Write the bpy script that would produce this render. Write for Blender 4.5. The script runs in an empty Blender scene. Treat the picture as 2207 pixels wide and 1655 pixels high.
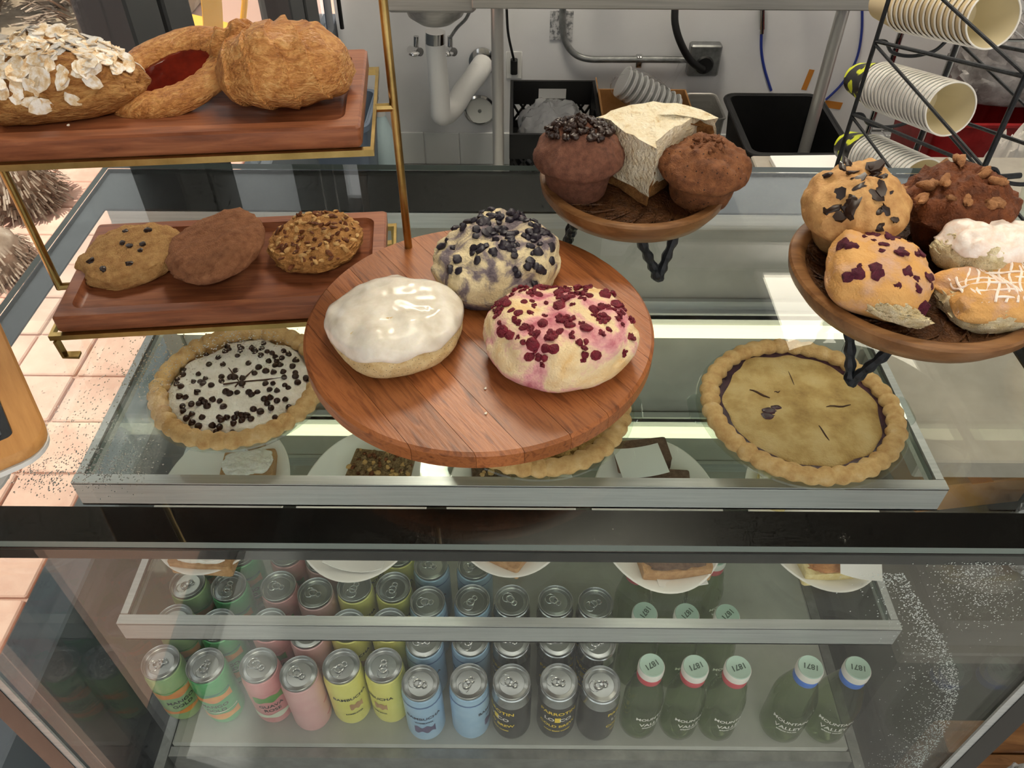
import bpy, bmesh, math, random
from mathutils import Vector, Matrix, noise, Euler
from mathutils.bvhtree import BVHTree
random.seed(7)
SC = bpy.context.scene
COL = SC.collection
R = math.radians
V = Vector

# ------------------------------------------------------------------ camera
FPX = 1728.0
CAMZ = 1.76
cam = bpy.data.cameras.new('camera'); camo = bpy.data.objects.new('camera', cam); COL.objects.link(camo)
cam.sensor_width = 36.0; cam.lens = 36.0*FPX/2207.0; cam.clip_start = .02; cam.clip_end = 100
CM = Matrix.Rotation(R(0.164), 3, 'Z') @ Matrix.Rotation(R(90-44.0), 3, 'X') @ Matrix.Rotation(R(0.28), 3, 'Z')
camo.matrix_world = Matrix.Translation((0, 0, CAMZ)) @ CM.to_4x4()
SC.camera = camo

# ------------------------------------------------------------------ world, sun, lamps, exposure
w = bpy.data.worlds.new('sky'); SC.world = w; w.use_nodes = True
bg = w.node_tree.nodes['Background']; bg.inputs[0].default_value = (1, .985, .96, 1); bg.inputs[1].default_value = 1.25
sun = bpy.data.lights.new('sun', 'SUN'); sun.energy = 5.0; sun.angle = R(1.0); sun.color = (1, .93, .82)
suno = bpy.data.objects.new('sun', sun); COL.objects.link(suno)
suno.rotation_euler = V((.38, .10, -.92)).to_track_quat('-Z', 'Y').to_euler()
SC.view_settings.view_transform = 'Standard'; SC.view_settings.look = 'None'
SC.view_settings.exposure = 0.15; SC.view_settings.gamma = 1.0; SC.view_settings.use_curve_mapping = False
SC.cycles.max_bounces = 7; SC.cycles.diffuse_bounces = 3; SC.cycles.glossy_bounces = 4; SC.cycles.transmission_bounces = 6
SC.cycles.use_adaptive_sampling = True; SC.cycles.adaptive_threshold = .05; SC.cycles.adaptive_min_samples = 12
SC.cycles.transparent_max_bounces = 32; SC.cycles.caustics_reflective = False
SC.cycles.caustics_refractive = False; SC.cycles.sample_clamp_indirect = 6

# ------------------------------------------------------------------ helpers
def pixdir(u, v):
    return CM @ V(((u-1103.5)/FPX, -(v-827.5)/FPX, -1))
def at(u, v, z):            # point seen at pixel u,v that lies at height z
    d = pixdir(u, v); t = (z-CAMZ)/d.z
    return V((d.x*t, d.y*t, z))
def aty(u, v, y):           # point seen at pixel u,v that lies at depth y
    d = pixdir(u, v); t = y/d.y
    return V((d.x*t, y, CAMZ+d.z*t))
def lin(c):
    return tuple(((x/255)/12.92 if x/255 <= .04045 else ((x/255+.055)/1.055)**2.4) for x in c[:3])+(1,)

def tag(o, label=None, cat=None, group=None, kind=None):
    if label: o['label'] = label
    if cat: o['category'] = cat
    if group: o['group'] = group
    if kind: o['kind'] = kind
    return o
def thing(name, label, cat, loc=(0, 0, 0), rot=(0, 0, 0), group=None):
    o = bpy.data.objects.new(name, None); COL.objects.link(o); o.empty_display_size = .02
    o.location = loc; o.rotation_euler = rot if hasattr(rot, '__len__') else (0, 0, rot)
    return tag(o, label, cat, group)
def copy_tree(o, parent=None):
    c = o.copy(); COL.objects.link(c); c.parent = parent
    for ch in o.children: copy_tree(ch, c)
    return c

def mesh(name, geo, mats, smooth=40, mi=None):
    me = bpy.data.meshes.new(name); me.from_pydata([tuple(v) for v in geo[0]], [], geo[1])
    for m in (mats if isinstance(mats, (list, tuple)) else [mats]): me.materials.append(m)
    bm = bmesh.new(); bm.from_mesh(me); bmesh.ops.recalc_face_normals(bm, faces=bm.faces); bm.to_mesh(me); bm.free()
    if mi:
        for p in me.polygons: p.material_index = mi(p)
    if smooth:
        me.polygons.foreach_set('use_smooth', [True]*len(me.polygons)); me.set_sharp_from_angle(angle=R(smooth))
    me.update(); return me
def mk(name, geo, mats, parent=None, loc=None, rot=None, smooth=40, mi=None):
    me = geo if isinstance(geo, bpy.types.Mesh) else mesh(name, geo, mats, smooth, mi)
    o = bpy.data.objects.new(name, me); COL.objects.link(o); o.parent = parent
    if loc is not None: o.location = loc
    if rot is not None: o.rotation_euler = rot
    return o
def struct(name, geo, m, parent=None, **k):
    o = mk(name, geo, m, parent, **k)
    if parent is None: o['kind'] = 'structure'
    return o
def join(*gs):
    vs, fs = [], []
    for g in gs:
        n = len(vs); vs += [V(v) for v in g[0]]; fs += [[i+n for i in f] for f in g[1]]
    return vs, fs
def xf(g, m):
    return [m @ V(v) for v in g[0]], g[1]
def mv(g, x, y, z):
    return [V(v)+V((x, y, z)) for v in g[0]], g[1]
def loft(loops, cap0=True, cap1=True, ring=False):
    n = len(loops[0]); vs = [p for l in loops for p in l]; fs = []
    m = len(loops)
    for a in range(m if ring else m-1):
        b = (a+1) % m
        for i in range(n):
            j = (i+1) % n; fs.append([a*n+i, a*n+j, b*n+j, b*n+i])
    if cap0 and not ring: fs.append(list(range(n))[::-1])
    if cap1 and not ring: fs.append([(m-1)*n+i for i in range(n)])
    return vs, fs
def rrect(w, d, r, z, n=4, cx=0, cy=0):
    r = max(min(r, w/2-1e-5, d/2-1e-5), 1e-5); ps = []
    for k, (sx, sy) in enumerate(((1, 1), (-1, 1), (-1, -1), (1, -1))):
        for i in range(n+1):
            a = R(90*k+90*i/n); ps.append(V((cx+sx*(w/2-r)+r*math.cos(a), cy+sy*(d/2-r)+r*math.sin(a), z)))
    return ps
def circ(r, z, n=48, ry=None, cx=0, cy=0):
    ry = r if ry is None else ry
    return [V((cx+r*math.cos(2*math.pi*i/n), cy+ry*math.sin(2*math.pi*i/n), z)) for i in range(n)]
def lathe(prof, n=48, e=1.0, cap0=True, cap1=True):
    return loft([circ(max(r, 1e-5), z, n, max(r, 1e-5)*e) for r, z in prof], cap0, cap1)
def box(x0, x1, y0, y1, z0, z1, b=0, n=1):
    if b <= 0:
        l = lambda z: [V((x0, y0, z)), V((x1, y0, z)), V((x1, y1, z)), V((x0, y1, z))]
        return loft([l(z0), l(z1)])
    cx, cy, w_, d_ = (x0+x1)/2, (y0+y1)/2, x1-x0, y1-y0
    b = min(b, w_/2.01, d_/2.01, (z1-z0)/2.01)
    return loft([rrect(w_-2*b, d_-2*b, b*.5, z0, n, cx, cy), rrect(w_, d_, b, z0+b, n, cx, cy),
                 rrect(w_, d_, b, z1-b, n, cx, cy), rrect(w_-2*b, d_-2*b, b*.5, z1, n, cx, cy)])
def spline(ps, k=6, closed=False):
    ps = [V(p) for p in ps]; n = len(ps); out = []
    for i in range(n if closed else n-1):
        g = (lambda j: ps[j % n]) if closed else (lambda j: ps[max(0, min(n-1, j))])
        a, b, c, d = g(i-1), g(i), g(i+1), g(i+2)
        for s in range(k):
            t = s/k
            out.append(.5*((2*b)+(c-a)*t+(2*a-5*b+4*c-d)*t*t+(3*b-a-3*c+d)*t**3))
    if not closed: out.append(ps[-1])
    return out
def tube(ps, r, n=8, closed=False, sec=None, up=None):
    """round tube (r number or list) or a strip of section sec=(w,t)"""
    ps = [V(p) for p in ps]; m = len(ps); loops = []; nrm = None
    for i, p in enumerate(ps):
        if closed: t = ps[(i+1) % m]-ps[i-1]
        else: t = ps[min(i+1, m-1)]-ps[max(i-1, 0)]
        t.normalize()
        if nrm is None:
            nrm = V(up) if up else (V((0, 0, 1)) if abs(t.z) < .9 else V((1, 0, 0)))
        nrm = nrm-t*nrm.dot(t)
        if nrm.length < 1e-6: nrm = t.orthogonal()
        nrm.normalize(); bn = t.cross(nrm)
        if sec:
            a, b = sec[0]/2, sec[1]/2
            loops.append([p+bn*a+nrm*b, p-bn*a+nrm*b, p-bn*a-nrm*b, p+bn*a-nrm*b])
        else:
            rr = r[i] if hasattr(r, '__len__') else r
            loops.append([p+(nrm*math.cos(2*math.pi*k/n)+bn*math.sin(2*math.pi*k/n))*rr for k in range(n)])
    return loft(loops, ring=closed)
def nz(p, s=1.0, o=0.0):
    return noise.noise(V((p[0]*s+o, p[1]*s-o*1.7, p[2]*s+o*.6)))
def prof_at(pr, t):
    n = len(pr)-1; x = t*n; i = min(int(x), n-1); f = x-i
    g = lambda j: pr[max(0, min(n, j))]
    a, b, c, d = g(i-1), g(i), g(i+1), g(i+2)
    q = lambda k: .5*((2*b[k])+(c[k]-a[k])*f+(2*a[k]-5*b[k]+4*c[k]-d[k])*f*f+(3*b[k]-a[k]-3*c[k]+d[k])*f**3)
    return max(q(0), 0), q(1)
def blob(pr, rx, ry, h, amp=.06, fs=3.0, seed=0, nu=64, nv=40, out=None, fine=.0, warp=None):
    """lumpy solid of revolution: profile pr (r,z unit), half sizes rx, ry, height h"""
    vs = [V((0, 0, prof_at(pr, 0)[1]*h))]; fs_ = []
    for j in range(1, nv):
        r, z = prof_at(pr, j/nv)
        for i in range(nu):
            a = 2*math.pi*i/nu; k = out(a) if out else 1
            p = V((math.cos(a)*r*k, math.sin(a)*r*k, z))
            d = amp*nz(p, fs, seed)+amp*.5*nz(p, fs*2.3, seed+9)+fine*nz(p, fs*7, seed+3)
            up = min(1, max(0, z*4))
            q = V((p.x*(1+d)*rx, p.y*(1+d)*ry, (z+d*up*1.3)*h))
            vs.append(warp(q) if warp else q)
    r, z = prof_at(pr, 1); d = amp*nz((0, 0, z), fs, seed)
    q = V((0, 0, (z+d)*h)); vs.append(warp(q) if warp else q)
    for i in range(nu):
        fs_.append([0, 1+(i+1) % nu, 1+i])
        for j in range(nv-2):
            a = 1+j*nu; fs_.append([a+i, a+(i+1) % nu, a+nu+(i+1) % nu, a+nu+i])
        a = 1+(nv-2)*nu; fs_.append([a+i, a+(i+1) % nu, len(vs)-1])
    return vs, fs_
COOKIE = [(0, 0), (.55, 0), (.86, .03), (.98, .22), (1, .48), (.94, .74), (.8, .92), (.55, 1.0), (.25, 1.02), (0, 1.02)]
SCONE = [(0, 0), (.5, 0), (.8, .02), (.94, .14), (1, .34), (.97, .55), (.86, .77), (.66, .92), (.35, 1), (0, 1.02)]
MUFFIN = [(0, 0), (.4, 0), (.61, .01), (.66, .06), (.72, .22), (.78, .40), (.82, .46), (.97, .49), (1.03, .56), (.98, .67), (.83, .80), (.58, .93), (.28, 1.0), (0, 1.03)]

def scatter(name, parent, body, shapes, mats, n, region, rng, sc=(.8, 1.2), sink=.3, tilt=.35, mind=0, flat=False, top=.5):
    """sets n pieces on the upper surface of a mesh object (in its own space), each a part of parent"""
    me = body.data; bv = BVHTree.FromPolygons([v.co.copy() for v in me.vertices], [list(p.vertices) for p in me.polygons])
    xs = [v.co.x for v in me.vertices]; ys = [v.co.y for v in me.vertices]
    ms = [mesh(name, g, mats[i % len(mats)], 50) for i, g in enumerate(shapes)]; done = []; tries = 0
    while len(done) < n and tries < n*60:
        tries += 1
        x, y = rng.uniform(min(xs), max(xs)), rng.uniform(min(ys), max(ys))
        if not region(x, y): continue
        hit, nr, _, _ = bv.ray_cast(V((x, y, top)), V((0, 0, -1)))
        if hit is None or any((hit-q).length < mind for q in done): continue
        if nr.z < 0: nr = -nr
        done.append(hit)
        k = rng.choice(ms); s = rng.uniform(*sc)
        o = bpy.data.objects.new(name, k); COL.objects.link(o); o.parent = parent
        q = nr.to_track_quat('Z', 'Y') @ Euler((rng.uniform(-tilt, tilt), rng.uniform(-tilt, tilt), rng.uniform(0, 6.28))).to_quaternion()
        zmin = min(v.co.z for v in k.vertices); zmax = max(v.co.z for v in k.vertices)
        o.matrix_local = body.matrix_local @ (Matrix.Translation(hit-nr*((zmax-zmin)*sink+zmin)*s) @ q.to_matrix().to_4x4() @ Matrix.Scale(s, 4))
    return done
def rock(r, seed, sx=1, sy=1, sz=.8, n=8, m=5, amp=.35):
    return blob([(0, -1), (.55, -.8), (.95, -.3), (1, .2), (.75, .7), (0, 1)], r*sx, r*sy, r*sz, amp, 1.2, seed, n, m)
def text_geo(body, size, bold=0.0):
    cu = bpy.data.curves.new('lettering', 'FONT'); cu.body = body; cu.size = size; cu.align_x = 'CENTER'; cu.align_y = 'CENTER'
    cu.offset = bold; cu.resolution_u = 3
    ob = bpy.data.objects.new('lettering', cu); COL.objects.link(ob)
    dg = bpy.context.evaluated_depsgraph_get(); me = ob.evaluated_get(dg).to_mesh()
    g = ([v.co.copy() for v in me.vertices], [list(p.vertices) for p in me.polygons])
    bpy.data.objects.remove(ob); bpy.data.curves.remove(cu)
    return g
def wrap(g, r, z0, th0=0.0, arc=0.0):
    """bends flat lettering round a vertical cylinder; th0=0 faces -Y"""
    return [V((r*math.sin(th0+v.x/r), -r*math.cos(th0+v.x/r), z0+v.y+arc*(v.x/r)**2)) for v in g[0]], g[1]

# ------------------------------------------------------------------ materials
def base_mat(name):
    m = bpy.data.materials.new(name); m.use_nodes = True
    return m, m.node_tree.nodes, m.node_tree.links, m.node_tree.nodes['Principled BSDF']
def pm(name, col, rough=.5, metal=0, spec=.5, trans=0, ior=1.45, coat=0, emit=0, sheen=0, sss=0):
    m, N, L, b = base_mat(name)
    b.inputs['Base Color'].default_value = lin(col); b.inputs['Roughness'].default_value = rough; b.inputs['Metallic'].default_value = metal
    b.inputs['Specular IOR Level'].default_value = spec; b.inputs['Transmission Weight'].default_value = trans; b.inputs['IOR'].default_value = ior
    b.inputs['Coat Weight'].default_value = coat
    if sss: b.inputs['Subsurface Weight'].default_value = sss; b.inputs['Subsurface Radius'].default_value = (.01, .006, .003)
    if emit: b.inputs['Emission Color'].default_value = lin(col); b.inputs['Emission Strength'].default_value = emit
    return m
def nm(name, stops, scale=20, detail=5, rough=.6, bump=.3, bscale=None, bdist=.003, stretch=(1, 1, 1), spec=.3, vary=0.0, dist=0.0,
       metal=0, coat=0, rot=(0, 0, 0), speck=None, sss=0, rr=.6):
    """noise-driven colour ramp + bump; speck=(colour, scale, threshold) adds dark or light flecks"""
    m, N, L, b = base_mat(name)
    tc = N.new('ShaderNodeTexCoord'); mp = N.new('ShaderNodeMapping'); mp.inputs['Scale'].default_value = stretch; mp.inputs['Rotation'].default_value = rot
    L.new(tc.outputs['Object'], mp.inputs['Vector'])
    src = mp.outputs[0]
    if vary:
        oi = N.new('ShaderNodeObjectInfo'); ad = N.new('ShaderNodeVectorMath'); ad.operation = 'ADD'
        ml = N.new('ShaderNodeMath'); ml.operation = 'MULTIPLY'; ml.inputs[1].default_value = 37
        L.new(oi.outputs['Random'], ml.inputs[0]); L.new(mp.outputs[0], ad.inputs[0]); L.new(ml.outputs[0], ad.inputs[1]); src = ad.outputs[0]
    n1 = N.new('ShaderNodeTexNoise'); n1.inputs['Scale'].default_value = scale; n1.inputs['Detail'].default_value = detail
    n1.inputs['Roughness'].default_value = rr; n1.inputs['Distortion'].default_value = dist
    L.new(src, n1.inputs['Vector'])
    cr = N.new('ShaderNodeValToRGB'); els = cr.color_ramp.elements
    while len(els) < len(stops): els.new(.5)
    for e, (p, c) in zip(els, stops): e.position = p; e.color = lin(c)
    L.new(n1.outputs['Fac'], cr.inputs[0]); col = cr.outputs[0]
    if vary:
        hs = N.new('ShaderNodeHueSaturation'); mr = N.new('ShaderNodeMapRange'); mr.inputs[3].default_value = 1-vary; mr.inputs[4].default_value = 1+vary
        L.new(oi.outputs['Random'], mr.inputs[0]); L.new(mr.outputs[0], hs.inputs['Value']); L.new(col, hs.inputs['Color']); col = hs.outputs[0]
    if speck:
        vo = N.new('ShaderNodeTexVoronoi'); vo.inputs['Scale'].default_value = speck[1]; L.new(tc.outputs['Object'], vo.inputs['Vector'])
        lt = N.new('ShaderNodeMath'); lt.operation = 'LESS_THAN'; lt.inputs[1].default_value = speck[2]; L.new(vo.outputs['Distance'], lt.inputs[0])
        mx = N.new('ShaderNodeMix'); mx.data_type = 'RGBA'; L.new(lt.outputs[0], mx.inputs[0]); L.new(col, mx.inputs[6]); mx.inputs[7].default_value = lin(speck[0]); col = mx.outputs[2]
    L.new(col, b.inputs['Base Color'])
    b.inputs['Roughness'].default_value = rough; b.inputs['Specular IOR Level'].default_value = spec; b.inputs['Metallic'].default_value = metal; b.inputs['Coat Weight'].default_value = coat
    if sss: b.inputs['Subsurface Weight'].default_value = sss; b.inputs['Subsurface Radius'].default_value = (.01, .006, .003)
    if bump:
        n2 = N.new('ShaderNodeTexNoise'); n2.inputs['Scale'].default_value = bscale or scale*3; n2.inputs['Detail'].default_value = 5; L.new(src, n2.inputs['Vector'])
        bp = N.new('ShaderNodeBump'); bp.inputs['Strength'].default_value = bump; bp.inputs['Distance'].default_value = bdist
        L.new(n2.outputs['Fac'], bp.inputs['Height']); L.new(bp.outputs[0], b.inputs['Normal'])
    return m
def fm(name, stops, scale=20, k=2.6, bk=4.0, bscale=None, bump=.3, bdist=.003, **kw):
    return nm(name, stops, scale*k, bscale=(bscale or scale*3)*bk, bump=min(1, bump*1.5), bdist=bdist*.8, **kw)
def glassmat(name, tint=(255, 255, 255), rough=0.0, f0=.04, frost=None):
    """clear sheet glass: Schlick mix of clear transmission and mirror reflection; frost=(scale, threshold, colour) adds dried spots"""
    m = bpy.data.materials.new(name); m.use_nodes = True; N, L = m.node_tree.nodes, m.node_tree.links; N.clear()
    out = N.new('ShaderNodeOutputMaterial'); mix = N.new('ShaderNodeMixShader'); tr = N.new('ShaderNodeBsdfTransparent'); gl = N.new('ShaderNodeBsdfGlossy')
    tr.inputs[0].default_value = lin(tint); gl.inputs['Roughness'].default_value = rough
    lw = N.new('ShaderNodeLayerWeight'); lw.inputs[0].default_value = .5
    pw = N.new('ShaderNodeMath'); pw.operation = 'POWER'; pw.inputs[1].default_value = 5; L.new(lw.outputs['Facing'], pw.inputs[0])
    ma = N.new('ShaderNodeMath'); ma.operation = 'MULTIPLY_ADD'; ma.inputs[1].default_value = 1-f0; ma.inputs[2].default_value = f0; L.new(pw.outputs[0], ma.inputs[0])
    L.new(ma.outputs[0], mix.inputs[0]); L.new(tr.outputs[0], mix.inputs[1]); L.new(gl.outputs[0], mix.inputs[2]); res = mix
    if frost:
        tc = N.new('ShaderNodeTexCoord'); no = N.new('ShaderNodeTexNoise'); no.inputs['Scale'].default_value = frost[0]; no.inputs['Detail'].default_value = 6
        L.new(tc.outputs['Object'], no.inputs['Vector'])
        n2 = N.new('ShaderNodeTexNoise'); n2.inputs['Scale'].default_value = frost[0]*.04; n2.inputs['Detail'].default_value = 2; L.new(tc.outputs['Object'], n2.inputs['Vector'])
        mu = N.new('ShaderNodeMath'); mu.operation = 'MULTIPLY'; L.new(no.outputs['Fac'], mu.inputs[0]); L.new(n2.outputs['Fac'], mu.inputs[1])
        mr = N.new('ShaderNodeMapRange'); mr.inputs[1].default_value = frost[1]; mr.inputs[2].default_value = frost[1]+.12; mr.inputs[4].default_value = frost[3]
        L.new(mu.outputs[0], mr.inputs[0])
        df = N.new('ShaderNodeBsdfDiffuse'); df.inputs[0].default_value = lin(frost[2]); m2 = N.new('ShaderNodeMixShader')
        L.new(mr.outputs[0], m2.inputs[0]); L.new(mix.outputs[0], m2.inputs[1]); L.new(df.outputs[0], m2.inputs[2]); res = m2
    L.new(res.outputs[0], out.inputs[0]); return m

M = {}
M['wall'] = nm('wall_paint', [(.3, (226, 226, 229)), (.7, (236, 236, 238))], 3, rough=.55, bump=.05, bscale=40)
M['tile'] = pm('glazed_tile', (226, 228, 228), .25)
M['grout'] = pm('grout', (190, 190, 188), .8)
M['ceiling'] = pm('ceiling_paint', (74, 70, 66), .8)
M['floor'] = nm('sealed_concrete', [(.3, (160, 162, 161)), (.7, (178, 180, 178))], 6, rough=.45, bump=.1)
M['paver'] = nm('pink_paver', [(.3, (205, 158, 140)), (.7, (228, 190, 170))], 9, rough=.85, bump=.3, vary=.08)
M['sand'] = pm('joint_sand', (190, 150, 132), .95)
M['dframe'] = pm('dark_bronze_aluminium', (62, 64, 66), .45, .3)
M['black'] = pm('black_enamel', (16, 15, 15), .22)
M['blackmatte'] = pm('black_plastic', (22, 22, 23), .5)
M['steel'] = nm('brushed_steel', [(.3, (176, 174, 170)), (.7, (200, 198, 193))], 4, rough=.35, bump=.05, metal=.55, stretch=(1, 30, 30))
M['alu'] = nm('anodised_aluminium', [(.3, (182, 186, 186)), (.7, (202, 206, 205))], 8, rough=.38, bump=.02, metal=.55, stretch=(1, 30, 30))
M['chrome'] = pm('chrome', (205, 205, 205), .12, 1)
M['galv'] = nm('galvanised_steel', [(.3, (120, 122, 122)), (.7, (160, 162, 162))], 30, rough=.4, bump=.05, metal=.7)
M['greypanel'] = nm('grey_liner', [(.3, (176, 174, 164)), (.7, (194, 192, 182))], 14, rough=.4, bump=.06, metal=.15)
M['deck'] = nm('grey_deck', [(.3, (166, 168, 161)), (.7, (184, 186, 179))], 16, rough=.5, bump=.06)
M['brass'] = nm('aged_brass', [(.3, (148, 124, 74)), (.7, (186, 160, 104))], 30, rough=.28, bump=.04, metal=1)
M['iron'] = nm('black_wrought_iron', [(.3, (20, 22, 25)), (.7, (40, 43, 48))], 60, rough=.4, bump=.25, bscale=140)
M['glass'] = glassmat('clear_glass', (253, 254, 254))
M['topglass'] = glassmat('case_top_glass', (252, 254, 253), frost=(900, .44, (225, 222, 216), .5))
M['frontglass'] = glassmat('case_front_glass', (252, 254, 253), frost=(700, .47, (220, 224, 222), .5))
M['shelfglass'] = glassmat('shelf_glass', (247, 251, 249))
M['edge'] = pm('glass_edge', (104, 116, 111), .2)
M['dishglass'] = glassmat('pie_dish_glass', (246, 250, 248), f0=.07)
M['winglass'] = glassmat('window_glass', (252, 254, 254))
M['led'] = pm('warm_led_strip', (255, 240, 205), .5, emit=1.5)
M['white'] = pm('white_ceramic', (240, 238, 232), .18)
M['whiteplastic'] = pm('white_plastic', (232, 232, 230), .4)
M['paper'] = pm('white_paper', (240, 240, 238), .8)
WAL = [(.25, (100, 54, 34)), (.5, (138, 82, 54)), (.75, (166, 106, 72))]
M['walnut'] = nm('walnut', WAL, 14, rough=.38, bump=.08, stretch=(1, 9, 9), dist=.6, spec=.4)
M['acacia'] = nm('acacia', [(.22, (70, 36, 19)), (.38, (128, 74, 40)), (.5, (162, 99, 56)), (.62, (138, 82, 45)), (.8, (86, 47, 26))], 12, rough=.36, bump=.1, stretch=(11, 1, 11), dist=.9, vary=.16, spec=.4, detail=8)
M['mango'] = nm('mango_wood', [(.25, (92, 60, 34)), (.5, (126, 88, 54)), (.75, (152, 112, 74))], 12, rough=.4, bump=.12, stretch=(1, 6, 6), dist=.8)
M['mangodark'] = fm('carved_mango_wood', [(.25, (46, 27, 14)), (.55, (82, 51, 28)), (.8, (112, 76, 43))], 26, rough=.34, bump=.9, bscale=70, bdist=.004)
M['choc'] = pm('dark_chocolate', (42, 25, 18), .35)
M['bamboo'] = nm('bamboo', [(.3, (172, 120, 66)), (.7, (204, 152, 92))], 10, rough=.45, bump=.04, stretch=(1, 10, 10))
# ================================================================== the setting
M['knee'] = pm('grey_blue_panel', (104, 112, 120), .5)
WX, WY, CEIL = -.74, 3.22, 2.95
struct('floor', box(WX-.02, 3.2, -4, WY+.1, -.1, 0), M['floor'])
wb = struct('wall_back', join(box(-.70, 3.2, WY, WY+.12, 0, 1.85), box(-.70, .45, WY, WY+.12, 1.85, CEIL), box(.45, 3.2, WY, WY+.12, 2.80, CEIL)), M['wall'], smooth=0)
w2 = struct('window_2', join(box(.45, 3.2, WY+.02, WY+.08, 1.85, 1.89), box(.45, 3.2, WY+.02, WY+.08, 2.76, 2.80), box(.45, .49, WY+.02, WY+.08, 1.89, 2.76), box(1.80, 1.84, WY+.02, WY+.08, 1.89, 2.76)), M['dframe'], smooth=0)
for a, b in ((.49, 1.80), (1.84, 3.2)): mk('pane', box(a, b, WY+.045, WY+.051, 1.89, 2.76), M['winglass'], w2)
for i in range(22):        # base course of wall tiles, each a piece of the wall
    x = -.70+.153*i
    if i == 0: tm = mesh('tile', box(.0015, .1515, 0, .008, 0, .147, .002), M['tile'], 30)
    mk('tile', tm, None, wb, loc=(x, WY-.008, .002))
struct('wall_right', box(3.2, 3.3, -4, WY+.12, 0, CEIL), M['wall'])
struct('ceiling', box(-1.78, 3.3, -1.9, WY+.2, CEIL, CEIL+.12), M['ceiling'])  # overhang past the window added to keep sun off the case
win = struct('window_1', box(WX-.05, WX+.03, -4, WY+.1, 2.62, CEIL), M['dframe'])
mk('knee_wall', box(WX-.05, WX+.03, .42, WY+.1, 0, .60, .004), M['knee'], win)
mk('sill', box(WX-.05, WX+.03, -4, .42, 0, .05, .004), M['dframe'], win)
posts = [(-1.2, -1.08), (.10, .17), (1.50, 1.64), (1.665, 1.80), (2.60, 2.76), (2.79, 2.96)]
for a, b in posts:
    mk('mullion', box(WX-.06, WX+.04, a, b, .60 if a > .3 else .05, 2.62, .005), M['dframe'], win)
for a, b in ((-4, -1.2), (-1.08, .10), (.17, .42), (.42, 1.50), (1.80, 2.60), (2.96, WY)):
    mk('pane', box(WX-.006, WX, a, b, .60 if a > .4 else .05, 2.62), M['winglass'], win)
pav = struct('pavement', box(-7, WX-.05, -4, 8, -.1, -.012), M['sand'])
struct('added_sky_wall', box(-7.2, -7.0, -4, 8, 0, 7.5), pm('sky_wall_brown', (98, 88, 78), .9))  # unseen wall added to dim the sky mirrored in the case glass
pmesh = mesh('paver', box(-.096, .096, -.096, .096, -.04, 0, .004), M['paver'], 30)
for i in range(11):
    for j in range(22):
        mk('paver', pmesh, None, pav, loc=(-.90-.2*i, .35+.2*j, random.uniform(-.003, .001)))

mb = thing('reflection_panel', 'unseen black panel added high on the back wall to darken reflections', 'board', (-.14, WY-.03, 1.72))  # unseen dark panel, added to darken the reflection in the top glass
mk('board', box(-.52, .52, -.002, .022, .03, 1.12), pm('reflection_panel_black', (24, 24, 25), .7), mb)
mk('board_frame', join(box(-.55, .55, -.008, .028, 0, .03), box(-.55, .55, -.008, .028, 1.12, 1.15), box(-.55, -.52, -.008, .028, .03, 1.12), box(.52, .55, -.008, .028, .03, 1.12)), pm('dark_oak', (60, 44, 32), .6), mb, smooth=0)
# ceiling lamps: the work table one is mirrored in glass, others added as fill
def ceiling_lamp(x, y, sx, sy, e, label):
    t = thing('ceiling_light', label, 'ceiling light', (x, y, CEIL), 0, 'flat ceiling lights')
    mk('frame', join(box(-sx/2-.03, sx/2+.03, -sy/2-.03, -sy/2, -.03, 0), box(-sx/2-.03, sx/2+.03, sy/2, sy/2+.03, -.03, 0),
                     box(-sx/2-.03, -sx/2, -sy/2, sy/2, -.03, 0), box(sx/2, sx/2+.03, -sy/2, sy/2, -.03, 0)), M['whiteplastic'], t)
    m = pm('lamp_diffuser', (255, 244, 222), .5, emit=e)
    mk('diffuser', box(-sx/2, sx/2, -sy/2, sy/2, -.018, -.002), m, t)
FILL = 6.0  # strength of the unseen lamps added to brighten the shop
ceiling_lamp(1.45, 2.78, .52, .72, 9, 'flat ceiling light above the back work table')
ceiling_lamp(-.05, 2.32, .72, .56, 24, 'unseen fill light added above the hand sink')  # added to brighten the back wall, its mirror image hidden by the board
ceiling_lamp(.25, 1.0, .6, 1.1, FILL, 'unseen fill light added above the pastry case')
ceiling_lamp(1.6, .2, .6, 1.1, FILL, 'unseen fill light added to the right of the pastry case')
ceiling_lamp(.3, -1.2, 1.1, .6, FILL, 'unseen fill light added in front of the pastry case')

# ================================================================== display case
xl, xr, yf, yb, zt = -.5736, .5697, .3873, 1.0204, 1.20
xc = (xl+xr)/2
ZD, ZS1, ZS2 = .478, .9815, .7512
case = thing('display_case', 'black framed glass display case full of pies, plates and drinks', 'display case', (0, 0, 0))
def gl(p): return 0 if max(abs(p.normal.x), abs(p.normal.y), abs(p.normal.z)) > .9 and p.area > .05 else 1
mk('top_glass', box(xl, xr, yf, yb, zt-.008, zt), [M['topglass'], M['edge']], case, smooth=0, mi=gl)
bz = (zt-.0115, zt-.009)
mk('black_border', join(box(xl, xr, yf, yf+.043, *bz), box(xl, xr, yb-.105, yb, *bz), box(xl, xl+.034, yf+.043, yb-.105, *bz), box(xr-.034, xr, yf+.043, yb-.105, *bz)), M['black'], case, smooth=0)
mk('front_glass', box(xl+.005, xr-.005, yf, yf+.007, .40, zt-.012), [M['frontglass'], M['edge']], case, smooth=0, mi=gl)
mk('header', box(xl+.004, xr-.004, yf+.008, yf+.014, zt-.037, zt-.012), M['black'], case, smooth=0)
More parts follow.
